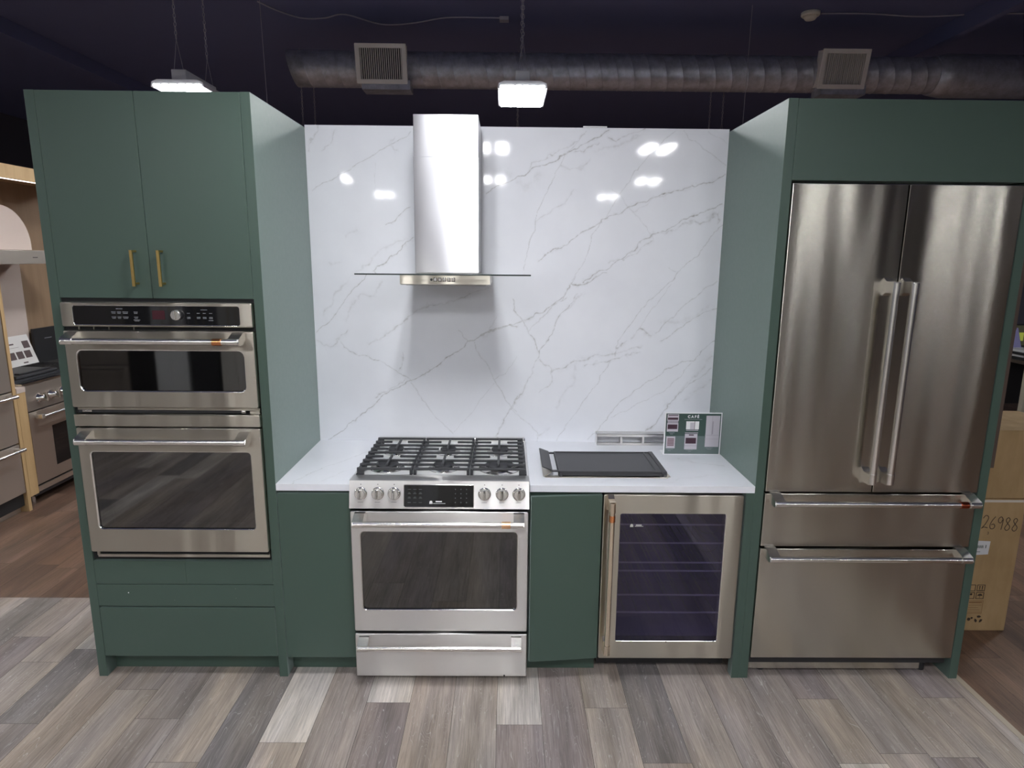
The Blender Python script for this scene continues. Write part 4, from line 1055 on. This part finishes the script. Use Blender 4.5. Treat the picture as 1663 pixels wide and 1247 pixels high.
# the far range
t = thing('range', 'wide bronze-tinted steel range with chunky knobs in the far left oak kitchen', 'range', (-3.8, 2.45, 0))
SB = mat('range_steel_side', (.50, .43, .37), .38, .85)
mb = MB(); mb.box(-4.13, LX - .03, 2.0, 2.905, .07, .90, ENAMEL)
for y in (2.05, 2.85):
    for x in (-3.60, -4.05): mb.cyl((x, y, 0), (x, y, .072), .02, HANDLE, 14)
mb.build('body', t)
mb = MB(); mb.prism([(LX, .722), (LX - .02, .905), (LX - .08, .925), (LX - .08, .722)], 2.0, 2.905, 'y', SB)
cpn = mb.build('control_panel', t)
for y in (2.14, 2.27, 2.40, 2.60, 2.73, 2.84):
    mb = MB(); mb.lathe((LX - .012, y, .80), (1, 0, .1), [(.036, 0), (.036, .006), (.024, .01), (.026, .05), (.02, .055)], CHROME, 24)
    mb.box(LX + .03, LX + .06, y - .007, y + .007, .775, .845, CHROME, .003); mb.build('knob', cpn)
mb = MB(); mb.box(-4.12, LX - .075, 2.0, 2.905, .90, .925, ENAMEL, .004); mb.box(LX - .08, LX - .02, 2.0, 2.905, .915, .927, CHROME, .003)
for y in [2.04 + .055 * k for k in range(16)]: mb.box(-4.05, LX - .11, y - .006, y + .006, .935, .948, IRON, .002)
for x in (-4.05, -3.83, LX - .12): mb.box(x, x + .012, 2.03, 2.88, .925, .945, IRON, .002)
mb.build('cooktop', t)
mb = MB(); mb.box(LX - .03, LX, 2.003, 2.902, .16, .712, SB, .004); d = mb.build('oven_door', t)
mb = MB(); mb.box(LX - .002, LX + .001, 2.22, 2.70, .25, .565, BLACKG); mb.build('window', d)
mb = MB(); mb.cyl((LX + .06, 2.07, .672), (LX + .06, 2.84, .672), .014, HANDLE, 18)
for y in (2.05, 2.82): mb.box(LX, LX + .065, y, y + .04, .655, .692, HANDLE, .006)
mb.build('handle', d)
mb = MB(); mb.box(LX - .04, LX - .004, 2.003, 2.902, .105, .148, HANDLE, .003); mb.build('kick_plate', t)
t = thing('folded_griddle', 'black ribbed griddle tray resting on the far left range', 'griddle', (-3.75, 2.35, .95))
mb = MB(); mb.box(-3.98, -3.60, 2.06, 2.50, .949, .972, IRON, .006); mb.box(-3.66, -3.62, 2.12, 2.46, .972, .985, IRON, .006); mb.build('plate', t)
t = thing('leaning_sign', 'white price board with dark photo squares leaning on the far left range', 'sign', (-3.90, 2.55, .974))
mb = MB(); SM = Matrix.Translation((-3.90, 2.56, .974)) @ Matrix.Rotation(math.radians(-18), 4, 'Y')
mb.X = SM; mb.box(-.006, 0, -.20, .16, 0, .245, mat('sign_board', (.72, .70, .68), .5)); PHO = mat('sign_photo', (.09, .06, .06), .5)
for y, z in ((-.085, .085), (.0, .085), (.085, .085), (.105, .165)): mb.box(0, .0006, y - .035, y + .035, z - .03, z + .03, PHO)
mb.box(0, .0006, -.075, -.02, .175, .186, PHO); mb.box(0, .0006, -.08, .02, .15, .152, PHO); mb.box(0, .0006, .0, .05, .015, .025, PHO); mb.build('board', t)
o = MB(); o.box(-4.11, -4.09, 2.955, 3.46, CT + .008, 1.222, BLACKM); o.box(-4.0905, -4.0895, 3.08, 3.17, 1.125, 1.133, DIMP)
o.box(-4.13, LX - .01, 2.912, 3.5, CT - .03, CT + .008, mat('dark_counter', (.05, .045, .04), .3)); 
tag(o.build('black_panel', None, (-4.1, 3.2, CT)), 'black cooktop panel standing upright right of the far left range', 'panel')
t = thing('oak_base_cabinet', 'light oak base cabinet right of the far left range, mostly hidden', 'cabinet', (-3.8, 3.2, 0))
mb = MB(); mb.box(-4.14, LX - .02, 2.91, 3.5, 0, CT - .031, OAK); mb.build('carcass', t)

# ------------------------------------------------------------------ cartons and desk on the right
def carton(name, x0, x1, y0, y1, z0, z1, label, rot=0.0):
    t = thing(name, label, 'box', ((x0 + x1) / 2, y0, z0))
    mb = MB(); mb.box(x0, x1, y0, y1, z0, z1 - .002, CARD, .006)
    mb.box(x0 + .001, x1 - .001, y0 + .001, (y0 + y1) / 2 - .002, z1 - .003, z1, CARD); mb.box(x0 + .001, x1 - .001, (y0 + y1) / 2 + .002, y1 - .001, z1 - .003, z1, CARD)
    mb.build('carton_body', t); return t
t1 = carton('cardboard_box', 2.07, 2.572, .382, .86, 0, .716, 'tall cardboard box on the floor marked 26988 in marker, beside the refrigerator surround')
mb = MB(); fy = .382
def stroke(pts, w, m, closed=False):
    P_ = smooth([(x, fy - .0006, z) for x, z in pts], 6)
    for a, b in zip(P_[:-1], P_[1:]):
        d = (b - a); 
        if d.length < 1e-6: continue
        d.normalize(); n = Vector((-d.z, 0, d.x)) * (w / 2)
        mb.add([a - n + Vector((0, -.0004, 0)), b - n + Vector((0, -.0004, 0)), b + n + Vector((0, -.0004, 0)), a + n + Vector((0, -.0004, 0))], [(0, 1, 2, 3)], m)
# handwritten digits 2 6 9 8 8 : unit cell 1 wide 1.6 high
G = {'2': [(.05, 1.25), (.35, 1.6), (.75, 1.5), (.8, 1.15), (.45, .5), (.05, .05), (.0, .0), (.35, .15), (.9, .05)],
     '6': [(.75, 1.55), (.35, 1.1), (.08, .5), (.2, .08), (.6, .02), (.82, .32), (.6, .62), (.25, .5)],
     '9': [(.8, 1.3), (.5, 1.6), (.15, 1.4), (.15, 1.0), (.5, .85), (.8, 1.3), (.78, .7), (.7, .0)],
     '8': [(.75, 1.35), (.45, 1.6), (.15, 1.3), (.4, .9), (.8, .5), (.7, .1), (.35, .0), (.1, .3), (.4, .8), (.75, 1.35)]}
x0_ = 2.368; sx_, sz_ = .0335, .042
for i, ch in enumerate('26988'):
    stroke([(x0_ + i * .0375 + a * sx_, .597 - i * .0035 + (b - .8) * sz_) for a, b in G[ch]], .0042, INK)
stroke([(2.403, .545), (2.407, .538), (2.403, .53)], .003, INK)
mb.build('handwritten_number', t1)
mb = MB(); mb.add([(2.33, fy - .0008, .498), (2.425, fy - .0008, .494), (2.422, fy - .0008, .424), (2.33, fy - .0008, .418)], [(0, 1, 2, 3)], LABEL)
for k in range(11): mb.box(2.345 + k * .0045, 2.3475 + k * .0045, fy - .0014, fy - .0009, .457, .472, GREYTXT)
mb.box(2.403, 2.407, fy - .0014, fy - .0009, .457, .474, GREYTXT); mb.box(2.345, 2.38, fy - .0014, fy - .0009, .436, .439, GREYTXT); mb.build('shipping_label', t1)
mb = MB()
def frame(x0, x1, z0, z1, w=.003, m=BOXPRINT):
    for a, b, c, d in ((x0, x1, z0, z0 + w), (x0, x1, z1 - w, z1), (x0, x0 + w, z0, z1), (x1 - w, x1, z0, z1)): mb.box(a, b, fy - .0008, fy - .0001, c, d, m)
frame(2.395, 2.436, .222, .258); frame(2.395, 2.436, .180, .216); frame(2.35, 2.388, .222, .258); frame(2.35, 2.388, .180, .216)
for x in (2.409, 2.422):
    mb.box(x - .002, x + .002, fy - .0008, fy - .0001, .232, .250, BOXPRINT); mb.add([(x - .005, fy - .0006, .246), (x + .005, fy - .0006, .246), (x, fy - .0006, .253)], [(0, 1, 2)], BOXPRINT)
mb.box(2.403, 2.429, fy - .0008, fy - .0001, .227, .229, BOXPRINT)
pts = [(2.4155 + .013 * math.cos(PI * k / 8), fy - .0006, .197 + .011 * math.sin(PI * k / 8)) for k in range(9)]; mb.add(pts, [tuple(range(9))], BOXPRINT)
mb.box(2.4147, 2.4163, fy - .0008, fy - .0001, .186, .197, BOXPRINT); mb.cyl((2.370, fy - .0006, .205), (2.370, fy - .0001, .205), .006, BOXPRINT, 14)
OR = mat('orange_print', (.20, .10, .03), .7); frame(2.36, 2.438, .098, .170, .0015, OR)
for k in range(5): mb.box(2.366, 2.432 - (k % 3) * .008, fy - .0008, fy - .0001, .105 + k * .013, .1065 + k * .013, OR)
mb.box(2.366, 2.432, fy - .0008, fy - .0001, .158, .163, OR)
rc = (2.427, .066)
for k in range(3):
    a0 = math.radians(90 + 120 * k)
    q = [(rc[0] + r_ * math.cos(a0 + da), fy - .0006, rc[1] + r_ * math.sin(a0 + da)) for r_, da in ((.020, -.75), (.022, -.1), (.022, .5), (.011, .62), (.010, -.5))]
    mb.add(q, [tuple(range(5))], BOXPRINT)
mb.cyl((2.378, fy - .0006, .066), (2.378, fy - .0001, .066), .009, BOXPRINT, 8); mb.cyl((2.392, fy - .0006, .073), (2.392, fy - .0001, .073), .006, BOXPRINT, 8)
mb.build('handling_symbols', t1)
mb = MB(); mb.box(2.07, 2.56, fy - .001, fy - .0002, .70, .712, TAPE); mb.build('edge_fold', t1)
t2 = carton('cardboard_box', 2.12, 2.80, .385, .80, .717, 1.065, 'plain cardboard box with clear tape stacked on top of the marked box')
mb = MB(); mb.box(2.25, 2.42, .70, .725, 1.065, 1.0662, TAPE); mb.box(2.25, 2.42, .655, .667, 1.065, 1.0662, TAPE); mb.build('tape', t2)

t = thing('desk', 'dark topped office desk in the back right corner of the showroom', 'desk', (6.2, 4.9, 0))
mb = MB(); mb.box(5.9, 7.4, 4.55, 5.4, .715, .75, wood('desk_top', (.06, .045, .035), (.09, .07, .055), (2, 2, 2), .4), .003); mb.build('desktop', t)
for x in (5.985, 7.2):
    mb = MB(); mb.box(x, x + .06, 4.6, 4.66, 0, .715, mat('desk_leg', (.42, .38, .30), .5)); mb.build('leg', t)
mb = MB(); mb.box(5.98, 7.25, 5.3, 5.33, .1, .714, BLACKM); mb.build('modesty_panel', t)
for i in range(4):
    o = MB(); o.box(5.95 + .02 * (i % 2), 6.5, 4.62, 4.98, .7505 + .028 * i, .7775 + .028 * i, LABEL if i % 2 else BLACKM, .004)
    tag(o.build('binder', None, (6.2, 4.7, .75 + .028 * i)), 'flat binder in the low stack on the back right desk', 'binder', 'binders stacked on the far desk')
t = thing('computer_monitor', 'small screen with yellow-green picture on the back right desk', 'monitor', (6.0, 5.0, .75))
mb = MB(); mb.box(6.125, 6.6, 5.06, 5.1, .86, 1.13, BLACKM, .004); mb.box(6.32, 6.42, 5.08, 5.12, .76, .95, BLACKM); mb.box(6.22, 6.5, 5.0, 5.2, .75, .762, BLACKM); mb.build('casing', t)
mb = MB(); mb.box(6.14, 6.585, 5.057, 5.06, .875, 1.115, mat('screen_dark', (.03, .03, .02), .3, emit=(.05, .05, .03), estr=.5)); mb.box(6.165, 6.24, 5.055, 5.057, .93, 1.03, mat('screen_image', (.1, .12, .04), .3, emit=(.30, .33, .05), estr=.6)); mb.build('screen', t)
o = MB(); o.prism([(6.0, .863), (6.125, .863), (6.05, 1.10)], 4.92, 4.94, 'y', mat('lavender_card', (.35, .34, .62), .5)); o.box(6.01, 6.12, 4.9, 4.96, .863, .868, LABEL)
tag(o.build('tent_card', None, (6.06, 4.93, .863)), 'lavender pointed card standing left of the monitor', 'card')

# faint ambient bounce of the wider showroom
wd = bpy.data.worlds.new('world'); SC.world = wd; wd.use_nodes = True
wd.node_tree.nodes['Background'].inputs[0].default_value = (.55, .58, .65, 1)
wd.node_tree.nodes['Background'].inputs[1].default_value = 0.0

# ------------------------------------------------------------------ added facing display, unseen, shaped to streak the steel and glass reflections
CREAM = mat('cream_cabinet_paint', (.70, .68, .63), .45); CHAR = mat('charcoal_cabinet_paint', (.05, .05, .055), .45); TAN = wood('walnut_cabinet', (.16, .09, .05), (.24, .15, .09), (12, 12, 1), .5)
WHITEC = mat('white_cabinet_paint', (.86, .87, .88), .4)
yb = -5.4
for x0, x1, h, mt, lb in ((-4.4, -4.0, 2.4, WHITEC, 'white tall cabinet next to the steel refrigerator in the added facing display'), (-3.96, -3.62, 2.4, CHAR, 'first charcoal tall cabinet right of the refrigerator in the added facing display'),
        (-3.58, -3.2, 2.4, CREAM, 'cream tall cabinet between two charcoal ones in the added facing display'), (-3.16, -2.5, 2.1, CHAR, 'lower charcoal tall cabinet beside a range in the added facing display'), (-1.4, -.9, 2.4, WHITEC, 'narrow white tall cabinet in the added facing display'),
        (.3, 1.0, 2.4, CREAM, 'cream tall cabinet in the added facing display'), (1.5, 2.1, 2.2, TAN, 'walnut narrow cabinet in the added facing display'),
        (2.3, 3.2, 2.4, CHAR, 'charcoal cabinet right of the walnut narrow one in the added facing display'),
        (3.3, 3.62, 2.4, WHITEC, 'slim white pilaster cabinet in the added facing display'), (3.66, 4.1, 2.4, CHAR, 'slim charcoal cabinet between two pale ones in the added facing display'),
        (4.14, 4.4, 2.4, CREAM, 'slim cream cabinet near the right end of the added facing display'), (4.45, 5.3, 2.4, CHAR, 'broad charcoal cabinet in the added facing display'),
        (5.35, 7.3, 2.4, TAN, 'wide walnut cabinet at the right end of the added facing display')):
    t = thing('reflection_cabinet', lb, 'cabinet', ((x0 + x1) / 2, yb, 0))
    mb = MB(); mb.box(x0, x1, yb - .6, yb - .02, 0, h, mt); mb.build('carcass', t)
    xm_ = (x0 + x1) / 2
    for a, b, hx in ((x0 + .003, xm_ - .002, xm_ - .05), (xm_ + .002, x1 - .003, xm_ + .05)):
        mb = MB(); mb.box(a, b, yb - .019, yb, .1, h - .02, mt, .001); d = mb.build('door', t)
        mb = MB(); mb.box(hx - .006, hx + .006, yb + .02, yb + .03, 1.0, 1.3, BRASS, .001); mb.box(hx - .006, hx + .006, yb, yb + .022, 1.0, 1.01, BRASS); mb.box(hx - .006, hx + .006, yb, yb + .022, 1.29, 1.3, BRASS); mb.build('handle', d)
for x0, lb in ((-2.4, 'plain steel range in the added facing display, left of the slim white cabinet'), (-.7, 'plain steel range in the added facing display, beside the cream cabinet')):
    t = thing('range', lb, 'range', (x0 + .38, yb, 0))
    mb = MB(); mb.box(x0, x0 + .76, yb - .6, yb - .02, .03, .92, STEEL); mb.build('body', t)
    mb = MB(); mb.box(x0, x0 + .76, yb - .019, yb + .01, .25, .8, STEEL, .003); d = mb.build('oven_door', t)
    mb = MB(); mb.box(x0 + .08, x0 + .68, yb + .0095, yb + .012, .33, .68, BLACKG); mb.build('window', d)
    mb = MB(); mb.cyl((x0 + .05, yb + .06, .75), (x0 + .71, yb + .06, .75), .012, HANDLE, 16)
    for q in (x0 + .05, x0 + .68): mb.box(q, q + .03, yb + .01, yb + .06, .74, .76, HANDLE)
    mb.build('handle', d)

for x0, lb in ((-5.7, 'steel french-door refrigerator at the left end of the added facing display'),):
    x1 = x0 + .95
    t = thing('refrigerator', lb, 'refrigerator', ((x0 + x1) / 2, yb, 0))
    mb = MB(); mb.box(x0, x1, yb - .62, yb - .03, .02, 1.9, CHAR); mb.build('body', t)
    for a, b in ((x0 + .002, (x0 + x1) / 2 - .002), ((x0 + x1) / 2 + .002, x1 - .002)):
        mb = MB(); mb.box(a, b, yb - .029, yb, .9, 1.9, STEEL_SIDE, .003); mb.build('door', t)
    for a, b in ((.5, .89), (.08, .49)):
        mb = MB(); mb.box(x0 + .002, x1 - .002, yb - .029, yb, a, b, STEEL_SIDE, .003); d = mb.build('freezer_drawer', t)
        mb = MB(); mb.cyl((x0 + .06, yb + .06, b - .04), (x1 - .06, yb + .06, b - .04), .013, HANDLE, 16)
        for q in (x0 + .06, x1 - .09): mb.box(q, q + .03, yb, yb + .06, b - .05, b - .03, HANDLE)
        mb.build('handle', d)
